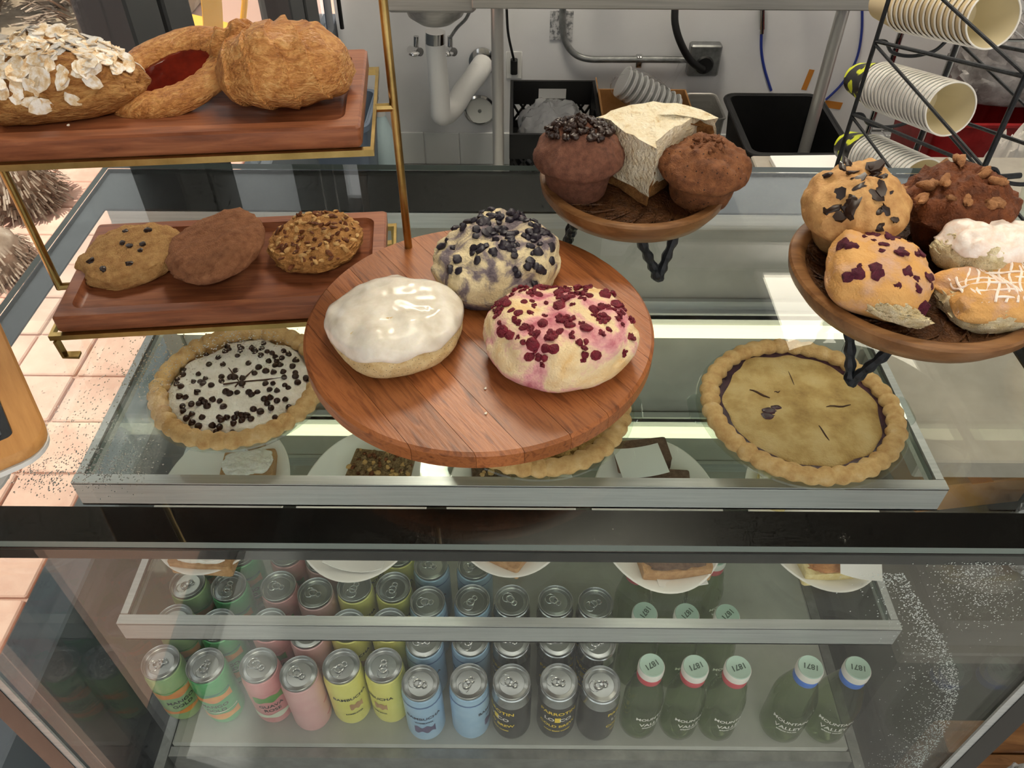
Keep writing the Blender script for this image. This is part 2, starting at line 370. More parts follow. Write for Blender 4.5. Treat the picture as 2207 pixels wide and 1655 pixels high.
for s, x in ((1, xl), (-1, xr)):
    mk('side_glass', box(min(x, x+s*.006), max(x, x+s*.006), yf+.012, yb, .40, zt-.012), [M['glass'], M['edge']], case, smooth=0, mi=gl)
    mk('corner_post', box(min(x-.0*s, x+s*.03), max(x, x+s*.03), yf-.004, yf-.0005, .40, zt-.037), M['black'], case, smooth=0)
    mk('gasket', box(min(x+s*.03, x+s*.040), max(x+s*.03, x+s*.040), yf-.003, yf-.0005, .40, zt-.037), M['alu'], case, smooth=0)
    mk('rear_post', box(min(x+s*.007, x+s*.035), max(x+s*.007, x+s*.035), yb-.04, yb-.008, .40, zt-.013), M['greypanel'], case, smooth=0)
mk('base', box(xl, xr, yf-.002, yb, 0, .40, .004), M['black'], case)
mk('deck', join(box(xl+.04, xr-.04, .508, yb-.05, ZD-.02, ZD, .004), box(xl+.008, xr-.008, yf+.02, yb-.05, .40, .415)), M['deck'], case)
mk('air_grille', join(box(xl+.04, xr-.04, .492, .507, .415, ZD-.004), box(xl+.02, xl+.036, yf+.03, yb-.06, .415, ZD-.01), box(xr-.036, xr-.02, yf+.03, yb-.06, .415, ZD-.01)), M['galv'], case)
for k, (a, b) in enumerate(((xl+.036, xc-.004), (xc+.004, xr-.036))):
    d = mk('rear_door', box(a, b, yb-.034-.008*k, yb-.026-.008*k, .415, zt-.05, .002), M['greypanel'], case)
    for z0 in (.98, .60):
        mk('door_rail', box(a+.004, b-.004, yb-.044-.008*k, yb-.036-.008*k, z0, z0+.022), M['alu'], d)
mk('top_rail', join(box(xl+.036, xr-.036, yb-.105, yb-.06, zt-.035, zt-.012), box(xl+.036, xr-.036, yb-.06, yb-.02, zt-.06, zt-.012)), M['alu'], case)
M['fillstrip'] = pm('fill_strip_glow', (250, 246, 235), .5, emit=4.0)  # glow of the strips added behind the front rails
def shelf(z, y0, x0, x1, lab):
    y1 = yb-.06
    s = mk('glass_shelf', box(x0+.012, x1-.012, y0+.01, y1, z-.008, z), [M['shelfglass'], M['edge']], case, smooth=0, mi=gl)
    s['label'] = lab
    mk('front_rail', join(box(x0, x1, y0, y0+.004, z-.040, z+.002), box(x0, x1, y0, y0+.014, z+.0005, z+.004), box(x0, x1, y0, y0+.016, z-.040, z-.037)), M['alu'], s, smooth=0)
    for a, b in ((x0, x0+.010), (x1-.010, x1)):
        mk('side_rail', join(box(a, b, y0+.016, y1, z-.018, z+.003), box(a-.0, b, y0+.02, y1, z-.02, z-.018)), M['alu'], s, smooth=0)
    mk('back_rail', box(x0, x1, y1, y1+.012, z-.024, z+.004), M['alu'], s, smooth=0)
    mk('light_strip', box(x0+.02, x1-.02, y1-.018, y1-.002, z-.034, z-.014, .004), M['led'], s)
    mk('front_fill_strip', box(x0+.03, x1-.03, y0+.017, y0+.027, z-.036, z-.030, .002), M['fillstrip'], s)  # unseen strip added behind the rail to brighten the case interior
shelf(ZS1, .622, -.5446, .5359, 'upper glass shelf carrying the pies')
shelf(ZS2, .561, -.5446, .5359, 'lower glass shelf carrying the oval plates')
# condensation: beads of water under the top glass, frost specks on the front glass
def bead_field(pts, n=7):
    vs, fs = [], []
    for p, r, ax in pts:
        o = len(vs)
        for (k, h) in ((1, 0), (.7, .3)):
            for i in range(n):
                a = 6.283*i/n; c, s = math.cos(a)*r*k, math.sin(a)*r*k
                vs.append(p+(V((c, s, -h*r)) if ax == 'z' else V((c, h*r, s))))
        vs.append(p+(V((0, 0, -.42*r)) if ax == 'z' else V((0, .42*r, 0))))
        for i in range(n):
            j = (i+1) % n; fs.append([o+i, o+j, o+n+j, o+n+i]); fs.append([o+n+i, o+n+j, o+2*n])
    return vs, fs
rg = random.Random(3); pts = []
while len(pts) < 2600:
    c = rg.choice([(330, 780, 110, 70), (520, 740, 120, 45), (180, 900, 120, 120), (230, 1000, 90, 60), (300, 640, 60, 60), (90, 1020, 70, 40)])
    u, v = rg.gauss(c[0], c[2]*.55), rg.gauss(c[1], c[3]*.55)
    p = at(u, v, zt-.0082)
    if xl+.04 < p.x < xr-.04 and yf+.05 < p.y < yb-.12: pts.append((p, rg.uniform(.0003, .0011), 'z'))
dr = pm('water_beads', (255, 255, 255), .02, trans=1, ior=1.33)
o = mk('condensation', bead_field(pts), dr, case, smooth=60); o['kind'] = 'stuff'
crv = spline([(1950, 1240, 0), (1990, 1310, 0), (2040, 1390, 0), (2066, 1460, 0), (2060, 1520, 0), (2040, 1570, 0), (2005, 1625, 0), (1985, 1650, 0)], 12)
pts = []
for i in range(2600):
    q = rg.choice(crv); wdt = 26 if i % 3 else 60
    u, v = q.x-abs(rg.gauss(0, wdt)), q.y+rg.uniform(-8, 8)
    p = aty(u, v, yf+.0072); pts.append((p, rg.uniform(.0003, .0009), 'y'))
for i in range(1000):
    u, v = rg.gauss(2110, 50), rg.gauss(1250, 50)
    if v > 1212: pts.append((aty(u, v, yf+.0072), rg.uniform(.0003, .0008), 'y'))
o = mk('frost', bead_field(pts, 5), pm('frost_specks', (225, 232, 232), .4, trans=.3), case, smooth=0); o['kind'] = 'stuff'
# ================================================================== stands on the case top
def rnd(s): return random.Random(s)
# round board on a low pedestal
BZ = 1.255; BC = V((-.034, .609, 0)); BR_ = .171
stand = thing('cake_stand', 'large round acacia board on a low foot holding three scones', 'cake stand', (BC.x, BC.y, zt), (0, 0, R(36)))
cuts = [-.171, -.138, -.098, -.062, -.020, .022, .058, .100, .139, .171]
for i in range(len(cuts)-1):
    a, b = cuts[i]+.0002, cuts[i+1]-.0002
    def lo(rad, z):
        top, bot = [], []
        for k in range(15):
            x = a+(b-a)*k/14; x = max(-rad, min(rad, x)); y = math.sqrt(max(rad*rad-x*x, 1e-9))
            top.append(V((x, y, z))); bot.append(V((x, -y, z)))
        return bot+top[::-1]
    z1 = BZ-zt
    mk('stave', loft([lo(BR_-.004, z1-.021), lo(BR_, z1-.017), lo(BR_, z1-.003), lo(BR_-.003, z1)]), M['acacia'], stand, smooth=30)
mk('pedestal', lathe([(.072, 0), (.074, .006), (.05, .014), (.04, .022), (.06, z1-.0212)], 40), M['mango'], stand)

# two-tier stand with walnut trays in a brass frame
TA = R(5.7); TL, TD = .330, .172
tier = thing('tiered_tray_stand', 'two-tier walnut tray stand in a brass wire frame', 'tray stand', (-.3068, .7198, zt), (0, 0, TA))
def tray_geo(L, D, h=.020, wall=.014, dep=.009):
    return loft([rrect(L-.004, D-.004, .003, 0), rrect(L, D, .004, .003), rrect(L, D, .004, h-.002), rrect(L-.004, D-.004, .003, h),
                 rrect(L-2*wall, D-2*wall, .012, h), rrect(L-2*wall-.004, D-2*wall-.004, .012, h-dep+.003), rrect(L-2*wall-.012, D-2*wall-.012, .010, h-dep)])
ZT1, ZT2 = 1.25-zt, 1.439-zt
for zz in (ZT1, ZT2):
    mk('tray', tray_geo(TL, TD), M['walnut'], tier, loc=(0, 0, zz-.020))
    zf = zz-.0235
    hl, hd = TL/2+.008, TD/2+.000
    mk('tray_frame', join(tube([(-hl, -hd, zf), (hl, -hd, zf), (hl, hd, zf), (-hl, hd, zf)], 0, closed=True, sec=(.007, .006), up=(0, 0, 1))), M['brass'], tier, smooth=0)
for s in (-1, 1):
    X = s*(TL/2+.026)
    mk('post', tube([(X, .0, ZT1-.026), (X, 0, .62)], .0042, 10), M['brass'], tier)
    for zz in (ZT1, ZT2):
        zf = zz-.0235
        mk('bracket', tube([(X, 0, zf+.006*0), (X-s*.008, 0, zf), (s*(TL/2+.008), 0, zf)], .0042, 8), M['brass'], tier)
mk('handle', tube([(-(TL/2+.026), 0, .62), (0, 0, .66), (TL/2+.026, 0, .62)], .0042, 8), M['brass'], tier)
for sx in (-1, 1):
    for sy in (-1, 1):
        x, y = sx*(TL/2+.004), sy*(TD/2+.002)
        mk('foot', tube([(x, y, ZT1-.026), (x-sx*.001, y, .003), (x-sx*.016, y, .0018)], 0, sec=(.009, .0032), up=(sx*1.0, 0, .01)), M['brass'], tier, smooth=0)

# carved wooden plates on wire feet
def plate_stand(x, y, r, label, feet, spin, elev=.10, h=.031):
    t = thing('plate_stand', label, 'plate stand', (x, y, zt), 0, 'carved wooden plates on iron feet')
    z = elev
    pl = mk('plate', lathe([(.0, z-h), (r*.72, z-h), (r*.90, z-h*.82), (r*.985, z-h*.4), (r, z-h*.08), (r*.985, z), (r*.92, z), (r*.89, z-.002), (r*.86, z-.006)], 72, cap1=False), M['mango'], t)
    mk('carved_well', lathe([(r*.86, z-.006), (r*.80, z-.010), (r*.6, z-.0125), (r*.3, z-.013), (.0, z-.013)], 72, cap0=False), M['mangodark'], pl)
    gs = []
    for k in range(44):
        a = 6.283*k/44; pp = []
        for j in range(7):
            f = j/6; rr = r*(.84-.36*f); aa = a+.34*f+(.10 if k % 2 else -.05)*math.sin(f*3.1)
            pp.append((math.cos(aa)*rr, math.sin(aa)*rr, z-.0085-.0042*f))
        gs.append(tube(pp, [.0003, .0011, .0013, .0013, .0012, .0010, .0003], 5))
    mk('carved_leaf_ridges', join(*gs), M['mangodark'], pl)['kind'] = 'stuff'
    for a in feet:
        a0, a1 = a-R(spin), a+R(spin); rr = r*.62
        p0 = V((math.cos(a0)*rr, math.sin(a0)*rr, z-h)); p1 = V((math.cos(a1)*rr, math.sin(a1)*rr, z-h)); b = V((math.cos(a)*rr*1.08, math.sin(a)*rr*1.08, .0045))
        bl = b+(p0-b).normalized()*.018; br = b+(p1-b).normalized()*.018
        path = spline([p0, p0*.5+bl*.5, bl, b, br, p1*.5+br*.5, p1], 8)
        rr_ = [.0054+.0010*math.sin(k*1.3) for k in range(len(path))]
        mk('foot', tube(path, rr_, 8), M['iron'], t)
    mk('ring', tube(circ(r*.62, z-h-.0035, 40), .0042, 8, closed=True), M['iron'], t)
    return t
PBx, PBy, PBr = .134, .816, .106
plate_stand(PBx, PBy, PBr, 'carved wooden plate on iron feet holding muffins and cake slice', (R(-63), R(57), R(177)), 27)
PRx, PRy, PRr = .392, .642, .121
plate_stand(PRx, PRy, PRr, 'carved wooden plate on iron feet at right holding broken scones and muffins', (R(-132), R(-12), R(108)), 21)

# ================================================================== pastries: round board
M['glaze'] = fm('sugar_glaze', k=1, bk=1.5, stops= [(.35, (212, 204, 188)), (.65, (236, 231, 220))], scale=40, rough=.16, bump=.15, bscale=30, bdist=.003, sss=.2)
M['lemon'] = fm('lemon_crumb', [(.3, (206, 172, 116)), (.6, (228, 206, 158))], 50, rough=.75, bump=.6, bscale=260, bdist=.002, speck=((70, 60, 50), 420, .16))
M['bluedough'] = fm('blueberry_dough', k=1.3, stops= [(.32, (56, 50, 66)), (.45, (128, 116, 120)), (.54, (218, 202, 164)), (.7, (236, 222, 182))], scale=22, rough=.7, bump=.5, bscale=120, detail=6, dist=.6)
M['raspdough'] = fm('raspberry_dough', k=1.4, stops= [(.30, (176, 72, 100)), (.44, (226, 166, 166)), (.53, (236, 214, 172)), (.75, (222, 176, 108))], scale=18, rough=.7, bump=.45, bscale=120, detail=5, dist=.4)
M['blueberry'] = pm('baked_blueberry', (34, 28, 40), .45)
M['raspberry'] = fm('baked_raspberry', k=1, bk=1.5, stops= [(.3, (84, 14, 30)), (.7, (136, 34, 52))], scale=200, rough=.4, bump=.6, bscale=500)
p = at(858, 735, BZ)
t = thing('lemon_scone', 'round scone with white sugar glaze on the acacia board', 'scone', p, (0, 0, R(20)), 'scones on the round acacia board')
oc = lambda a: 1+.03*math.sin(3*a+1)+.02*math.sin(5*a)
b = mk('crumb', blob(SCONE, .0635, .060, .044, .05, 2.2, 4, out=oc, fine=.012), M['lemon'], t)
def glz(a): return 1+.05*math.sin(4*a+.6)+.03*math.sin(7*a)
gl_geo = blob([(0, .40), (.6, .40), (.965, .40), (1.03, .44), (1.0, .62), (.88, .80), (.67, .95), (.36, 1.03), (0, 1.05)], .0635, .060, .044, .045, 2.2, 4, out=lambda a: oc(a), warp=lambda q: V((q.x, q.y, q.z+(.0075*min(1, (-.02-q.y)/.03)+.0022*math.sin(q.x*170) if q.y < -.02 else 0))))
mk('glaze', gl_geo, M['glaze'], t, loc=(0, .003, .001))
p = at(1073, 603, BZ)
t = thing('blueberry_scone', 'blueberry scone with dark berries at the back of the acacia board', 'scone', p, (0, 0, R(40)), 'scones on the round acacia board')
b = mk('crumb', blob(SCONE, .067, .062, .056, .085, 2.4, 11, fine=.02, nu=80, nv=48), M['bluedough'], t)
g = rnd(5)
bl = [rock(.0043, k, 1, 1, .7) for k in range(4)]
scatter('blueberry', t, b, bl, [M['blueberry']], 125, lambda x, y: x*x+y*y < .060**2 and (x > -.01 or g.random() < .35), g, (.7, 1.3), .42)
p = at(1205, 765, BZ)
t = thing('raspberry_scone', 'raspberry studded scone at the front of the acacia board', 'scone', p, (0, 0, R(-12)), 'scones on the round acacia board')
b = mk('crumb', blob(SCONE, .068, .062, .055, .075, 2.0, 21, fine=.015, nu=80, nv=48, out=lambda a: 1+.04*math.sin(2*a+.5)), M['raspdough'], t)
rb = [join(*[mv(rock(.0021, k*9+i, n=6, m=4), g.uniform(-.0034, .0034), g.uniform(-.0034, .0034), g.uniform(-.001, .0008)) for i in range(11)]) for k in range(4)]
scatter('raspberry', t, b, rb+[rock(.0045, 60+k, 1.1, .9, .55, 9, 6, .25) for k in range(3)], [M['raspberry']], 84, lambda x, y: (x/.066)**2+(y/.054)**2 < 1, g, (.55, 1.5), .55, mind=.007)
# crumbs fallen on the board
cm = mesh('crumb_flake', rock(.0014, 3, n=6, m=4), M['glaze'])
for k, (u, v) in enumerate(((1046, 838), (1047, 892), (700, 800), (1190, 1010))):
    if k > 1: continue
    o = mk('pastry_crumb', cm, None, loc=at(u, v, BZ)+V((0, 0, .0008))); tag(o, ['larger white crumb below the raspberry scone', 'smaller white crumb near the front of the acacia board'][k], 'crumb', 'crumbs on the board')

# ================================================================== pastries: lower tray
TZ1 = zt+ZT1-.009; TZ2 = zt+ZT2-.009
M['cookie'] = fm('cookie_crumb', [(.3, (172, 124, 72)), (.6, (206, 162, 104)), (.8, (218, 180, 126))], 45, rough=.8, bump=1, bscale=150, bdist=.004)
M['ginger'] = fm('brown_cookie', [(.3, (138, 90, 60)), (.6, (172, 118, 82)), (.8, (188, 138, 98))], 50, rough=.8, bump=1, bscale=160, bdist=.004)
M['nutcookie'] = fm('oat_cookie', [(.3, (148, 98, 50)), (.7, (196, 146, 84))], 60, rough=.75, bump=.8, bscale=120)
M['oat'] = fm('oat_flake', [(.3, (186, 142, 84)), (.7, (216, 178, 120))], 80, rough=.7, bump=.3, vary=.12)
M['pecan'] = fm('pecan', [(.3, (92, 50, 26)), (.7, (134, 80, 44))], 60, rough=.5, bump=.5, vary=.12)
GC = 'cookies on the lower walnut tray'
p = at(292, 566, TZ1)
t = thing('chocolate_chip_cookie', 'pale round cookie with few chocolate chips, leftmost on lower tray', 'cookie', p+V((0, 0, .001)), (R(3), R(-5), .3), GC)
b = mk('crumb', blob(COOKIE, .056, .051, .021, .09, 2.4, 31, fine=.03, nu=72, nv=40), M['cookie'], t)
g = rnd(8); chips = [rock(.0042, k, sz=.6) for k in range(3)]
scatter('chocolate_chip', t, b, chips, [M['choc']], 9, lambda x, y: x*x+y*y < .045**2, g, (.7, 1.2), .55)
p = at(480, 572, TZ1)
t = thing('ginger_cookie', 'thick cracked brown cookie in the middle of the lower tray', 'cookie', p+V((0, .004, .010)), (R(-5), R(-9), .5), GC)
mk('crumb', blob(COOKIE, .053, .059, .027, .08, 2.0, 37, fine=.03, nu=72, nv=40, out=lambda a: 1+.05*math.sin(2*a)), M['ginger'], t)
p = at(686, 545, TZ1)
t = thing('oat_nut_cookie', 'knobbly cookie covered in oats and pecans on the lower tray', 'cookie', p+V((0, .002, .004)), (R(2), R(-4), .1), GC)
b = mk('crumb', blob(COOKIE, .051, .050, .022, .1, 2.8, 41, fine=.05, nu=72, nv=40), M['nutcookie'], t)
fl = [xf(rock(.0052, k+20, .9, .45, .3, 7, 4), Matrix()) for k in range(4)]
scatter('oat_flake', t, b, fl, [M['oat'], M['oat'], M['pecan'], M['pecan']], 135, lambda x, y: x*x+y*y < .050**2, g, (.6, 1.25), .3, .7)

# ================================================================== pastries: upper tray
M['crust'] = nm('golden_crust', [(.25, (142, 84, 38)), (.45, (192, 128, 66)), (.6, (216, 158, 92)), (.78, (234, 188, 126))], 60, rough=.36, bump=1, bscale=230, bdist=.0045, dist=1.2, spec=.45, stretch=(1, 2.2, 2.2))
M['almondcrust'] = nm('almond_croissant_crust', [(.25, (112, 68, 30)), (.45, (156, 104, 52)), (.6, (184, 136, 78)), (.8, (206, 164, 106))], 55, rough=.5, bump=1, bscale=210, bdist=.004, dist=1.1, stretch=(1, 2.4, 2.4))
M['almond'] = fm('almond_flake', [(.3, (196, 152, 100)), (.45, (220, 196, 160)), (.6, (240, 234, 226))], 60, rough=.65, bump=.2, vary=.18)
M['sugar'] = fm('powdered_sugar', [(.3, (228, 224, 220)), (.7, (246, 244, 242))], 200, rough=.9, bump=.5, bscale=600)
M['jam'] = nm('red_jam', [(.3, (70, 14, 8)), (.7, (110, 32, 18))], 40, rough=.12, bump=.25, bscale=60, coat=.5)
GU = 'pastries on the upper walnut tray'
p = at(128, 226, TZ2)
t = thing('almond_croissant', 'almond croissant with flaked almonds and powdered sugar on the upper tray', 'croissant', p, (0, 0, R(14)), GU)
def acw(q):
    return V((q.x, q.y-.10*(q.x/.075)**2*.12, q.z*(1-.28*(q.x/.09)**2)))
b = mk('crust', blob(SCONE, .082, .050, .058, .09, 2.2, 51, fine=.02, nu=90, nv=46, warp=acw), M['almondcrust'], t)
g = rnd(12)
def flake(k):
    n = 9; e = .55+.12*(k % 3)
    top = [V((math.cos(6.283*i/n)*.0078*(1+.12*math.sin(i*2+k)), math.sin(6.283*i/n)*.0078*e, .0006+.0012*math.cos(6.283*i/n)**2)) for i in range(n)]
    return loft([[v-V((0, 0, .0008)) for v in top], top])
scatter('almond_flake', t, b, [flake(k) for k in range(5)], [M['almond']], 290, lambda x, y: (x/.081)**2+(y/.051)**2 < 1 and (y > -.046 or g.random() < .6), g, (.8, 1.4), .1, .28)
o = scatter('sugar_dust', t, b, [rock(.006, k+5, 1.2, .8, .16, 9, 4) for k in range(4)], [M['sugar']], 70, lambda x, y: (x/.066)**2+((y-.004)/.034)**2 < 1, g, (.6, 1.5), .2, .2)
# jam danish: oval coil of dough around jam
p = at(378, 208, TZ2)
t = thing('jam_danish', 'glossy oval danish with red jam centre between the two croissants', 'danish', p+V((.004, .006, .014)), (R(20), R(-14), R(28)), GU)
def ring_geo(a, bb, r, n=72, m=18, seed=3):
    loops = []
    for i in range(n):
        th = 6.283*i/n; c = V((a*math.cos(th), bb*math.sin(th), r*.55)); nr = V((math.cos(th)/a, math.sin(th)/bb, 0)).normalized()
        l = []
        for k in range(m):
            ph = 6.283*k/m; rr = r*(1+.10*nz(c*60+V((math.cos(ph), math.sin(ph), 0)), 1.2, seed)+.05*math.sin(th*26+ph*2)*(1 if math.cos(ph) < .5 else .3))
            l.append(c+nr*math.cos(ph)*rr*1.05+V((0, 0, math.sin(ph)*rr*.62)))
        loops.append(l)
    return loft(loops, ring=True)
mk('dough', ring_geo(.052, .0315, .0150), M['crust'], t)
mk('base_dough', blob(COOKIE, .052, .030, .010, .02, 2, 6), M['crust'], t)
mk('jam', blob(COOKIE, .044, .024, .013, .05, 2, 8), M['jam'], t)
# plain croissant: swollen rolled body, layered ridges
p = at(628, 216, TZ2)
t = thing('croissant', 'large golden flaky croissant at the right end of the upper tray', 'croissant', p+V((0, .004, 0)), (0, 0, R(8)), GU)
def croissant_geo():
    n, m = 120, 56; loops = []
    for i in range(n+1):
        s = -1+2*i/n; th = s*R(58)
        c = V((.056*math.sin(th)*1.06, .042*(math.cos(th)-.75)*-1+.004, 0))
        rad = .042*max(0, 1-abs(s)**2.1)**.5+.004
        tan = V((math.cos(th), .75*math.sin(th), 0)).normalized(); side = V((-tan.y, tan.x, 0)); l = []
        for k in range(m):
            ph = 6.283*k/m
            w_ = s*3.3+.55*math.sin(ph*1.0+.6)+.35*nz(V((s*2, math.cos(ph), math.sin(ph))), 1.3, 2)
            st = .0034*((w_ % 1)**1.6-.4)*(1-abs(s)**3)
            d = .0055*nz(V((s*2.2, math.cos(ph)*1.0, math.sin(ph)*1.0)), 1.4, 2)+.0014*nz(V((s*5, math.cos(ph)*7, math.sin(ph)*7)), 1.4, 5)
            r = rad+d+st; z = math.sin(ph)*r*(1.05 if math.sin(ph) > 0 else .5)
            l.append(c+side*math.cos(ph)*r*.92+V((0, 0, z+.02)))
        loops.append(l)
    g = loft(loops); zm = min(v.z for v in g[0]); return [v-V((0, 0, zm)) for v in g[0]], g[1]
mk('crust', croissant_geo(), M['crust'], t)
mk('curled_tip', blob(SCONE, .028, .022, .046, .14, 2, 17), M['crust'], t, loc=(-.036, .030, .012), rot=(0, R(-14), 0))
o = mk('pastry_crumb', cm, None, loc=at(148, 272, TZ2+.009)+V((0, 0, .001))); tag(o, 'pale crumb on the front rim of the upper walnut tray', 'crumb', 'crumbs on the upper tray')

# ================================================================== muffins and cake
M['chocmuffin'] = fm('chocolate_muffin_crumb', [(.3, (92, 56, 44)), (.6, (124, 82, 64)), (.8, (136, 94, 74))], 60, rough=.7, bump=.7, bscale=260, bdist=.002)
M['branmuffin'] = fm('bran_muffin_crumb', [(.25, (86, 48, 28)), (.55, (130, 82, 50)), (.8, (150, 100, 62))], 40, rough=.65, bump=.7, bscale=200, bdist=.002, speck=((60, 34, 22), 150, .14))
M['chipmuffin'] = fm('vanilla_muffin_crumb', [(.3, (176, 128, 78)), (.6, (206, 162, 106)), (.8, (216, 178, 124))], 30, rough=.6, bump=.4, bscale=120, bdist=.002)
M['walnutmuffin'] = fm('carrot_muffin_crumb', [(.25, (72, 36, 18)), (.55, (116, 64, 34)), (.8, (142, 84, 46))], 30, rough=.55, bump=.8, bscale=120, bdist=.003)
M['walnutnut'] = fm('walnut_piece', [(.3, (142, 92, 56)), (.7, (190, 138, 92))], 90, rough=.55, bump=.6, vary=.1)
PZB = zt+.10-.012
GP = 'bakes on the plate of muffins and cake slice'
p = at(1240, 425, PZB)
t = thing('chocolate_muffin', 'dark chocolate muffin topped with chocolate crumbs, left on back plate', 'muffin', (p.x+.002, p.y+.012, PZB), (0, 0, .6), GP)
b = mk('crumb', blob(MUFFIN, .050, .048, .078, .05, 2.2, 61, fine=.012, nu=80, nv=56), M['chocmuffin'], t)
g = rnd(21)
scatter('chocolate_crumb', t, b, [rock(.0030, k) for k in range(5)], [M['choc']], 230, lambda x, y: (x-.004)**2+(y-.006)**2 < .034**2, g, (.7, 1.5), .1)
p = at(1512, 440, PZB)
t = thing('bran_muffin', 'plain brown muffin with cracked top, right on back plate', 'muffin', (p.x-.001, p.y+.012, PZB), (0, 0, 1.6), GP)
b = mk('crumb', blob(MUFFIN, .050, .048, .066, .07, 2.6, 67, fine=.02, nu=80, nv=56), M['branmuffin'], t)
scatter('raised_flake', t, b, [rock(.004, k+3, 1, .5, .6) for k in range(3)], [M['branmuffin']], 16, lambda x, y: x*x+y*y < .018**2, g, (.6, 1.4), .3, .6)
# wedge of frosted cake, tip towards the front
M['cream'] = fm('cream_cheese_frosting', [(.28, (206, 178, 132)), (.42, (232, 218, 186)), (.7, (244, 236, 214))], 34, rough=.55, bump=.7, bscale=70, bdist=.005)
M['cake'] = fm('carrot_cake_crumb', [(.3, (120, 78, 40)), (.6, (168, 120, 68))], 70, rough=.8, bump=.9, bscale=180)
t = thing('cake_slice', 'wedge of cake under cream frosting between the two back muffins', 'cake slice', (PBx+.012, PBy+.006, PZB), (0, 0, R(-4)), GP)
def wedge(z0, z1, grow, seed, nl=8):
    base = [V((.004, -.052, 0))]+[V((-.004+.064*k/9-.0*k, -.045+.085*k/9, 0)) for k in range(1, 9)]
    arc = [V((.012+.075*math.cos(R(38+112*k/12)), -.030+.082*math.sin(R(38+112*k/12)), 0)) for k in range(13)]
    left = [V((-.053+.053*k/9, .012-.058*k/9, 0)) for k in range(1, 9)]
    ps = base+arc+left; c = V((.004, .012, 0)); loops = []
    for j in range(nl+1):
        z = z0+(z1-z0)*j/nl; l = []
        for q in ps:
            d = (q-c)*(1+grow); v = c+d; v.z = z
            v += V((nz(v, 90, seed), nz(v, 90, seed+4), .8*nz(v, 60, seed+8)*(1 if j == nl else .3)))*.0045
            l.append(v)
        loops.append(l)
    top = [[V((c.x+(q.x-c.x)*k, c.y+(q.y-c.y)*k, z1+.007*nz(q*k, 60, seed)+.004*(1-k))) for q in loops[-1]] for k in (.8, .55, .3, .1)]
    for l in top:
        for v in l: pass
    return loft(loops+top)
mk('sponge', wedge(0, .062, 0, 3), M['cake'], t)
mk('frosting', wedge(.014, .072, .07, 9), M['cream'], t)
cs = t.children[-1]
g = rnd(31)
scatter('nut_crumb', t, cs, [rock(.0026, k, 1, .7, .5) for k in range(3)], [M['walnutnut']], 26, lambda x, y: abs(x-.004) < .04 and y > -.02, g, (.6, 1.3), .3)

PZR = zt+.10-.013
GR = 'bakes on the right hand plate'
p = at(1890, 520, PZR)
t = thing('chocolate_chunk_muffin', 'golden muffin with dark chocolate chunks at the back of right plate', 'muffin', (.342, .706, PZR+.006), (R(10), R(-12), .4), GR)
b = mk('crumb', blob(MUFFIN, .051, .049, .080, .07, 2.2, 71, fine=.01, nu=80, nv=56), M['chipmuffin'], t)
scatter('chocolate_chunk', t, b, [rock(.0075, k, 1.2, .7, .4, 7, 4, .6) for k in range(4)], [M['choc']], 30, lambda x, y: x*x+y*y < .045**2 and (abs(x-y) < .03 or g.random() < .3), g, (.4, 1.35), .72)
t = thing('walnut_muffin', 'dark brown muffin with walnut pieces behind the iced scone', 'muffin', (.449, .706, PZR+.004), (R(-6), R(6), 2.0), GR)
b = mk('crumb', blob(MUFFIN, .055, .052, .074, .09, 2.8, 77, fine=.03, nu=80, nv=56), M['walnutmuffin'], t)
scatter('walnut_piece', t, b, [join(rock(.0075, k+2, 1.1, .5, .6), mv(rock(.005, k+8, 1, .7, .6), .004, .004, .001)) for k in range(4)], [M['walnutnut']], 13, lambda x, y: x*x+y*y < .048**2, g, (.7, 1.3), .25, .6, mind=.012)
# broken berry scone and iced scone
M['berryscone'] = fm('berry_scone_crust', k=1.6, stops= [(.28, (204, 168, 150)), (.5, (214, 162, 96)), (.8, (226, 180, 116))], scale=20, rough=.6, bump=.4, bscale=120)
M['poppy'] = fm('poppy_seed_crumb', [(.3, (214, 192, 142)), (.5, (234, 218, 178)), (.75, (244, 234, 206))], 60, rough=.8, bump=.9, bscale=220, bdist=.003, speck=((74, 66, 56), 330, .11))
M['icing'] = fm('pink_white_icing', [(.3, (238, 212, 196)), (.6, (250, 242, 236))], 40, rough=.3, bump=.3, bscale=60)
M['darkberry'] = fm('dark_berry', [(.3, (64, 16, 36)), (.7, (104, 34, 58))], 120, rough=.4, bump=.5)
sq = lambda k: (lambda a: (abs(math.cos(a-k))**3.4+abs(math.sin(a-k))**3.4)**(-1/3.4)*.9)
t = thing('berry_scone', 'square berry scone half at the front of the right plate', 'scone', (.337, .612, PZR+.011), (R(9), R(8), R(-24)), GR)
b = mk('crumb', blob(SCONE, .052, .050, .044, .06, 2.2, 81, fine=.02, nu=80, nv=44, out=sq(.1)), M['berryscone'], t)
g = rnd(44)
scatter('berry', t, b, [rock(.0062, k, 1.1, .9, .5, 9, 6, .5) for k in range(4)], [M['darkberry']], 26, lambda x, y: abs(x) < .046 and abs(y) < .044, g, (.4, 1.25), .68, mind=.007)
mk('torn_crumb', blob(COOKIE, .030, .009, .014, .2, 3, 5, fine=.1), M['poppy'], t, loc=(.020, -.040, .014))
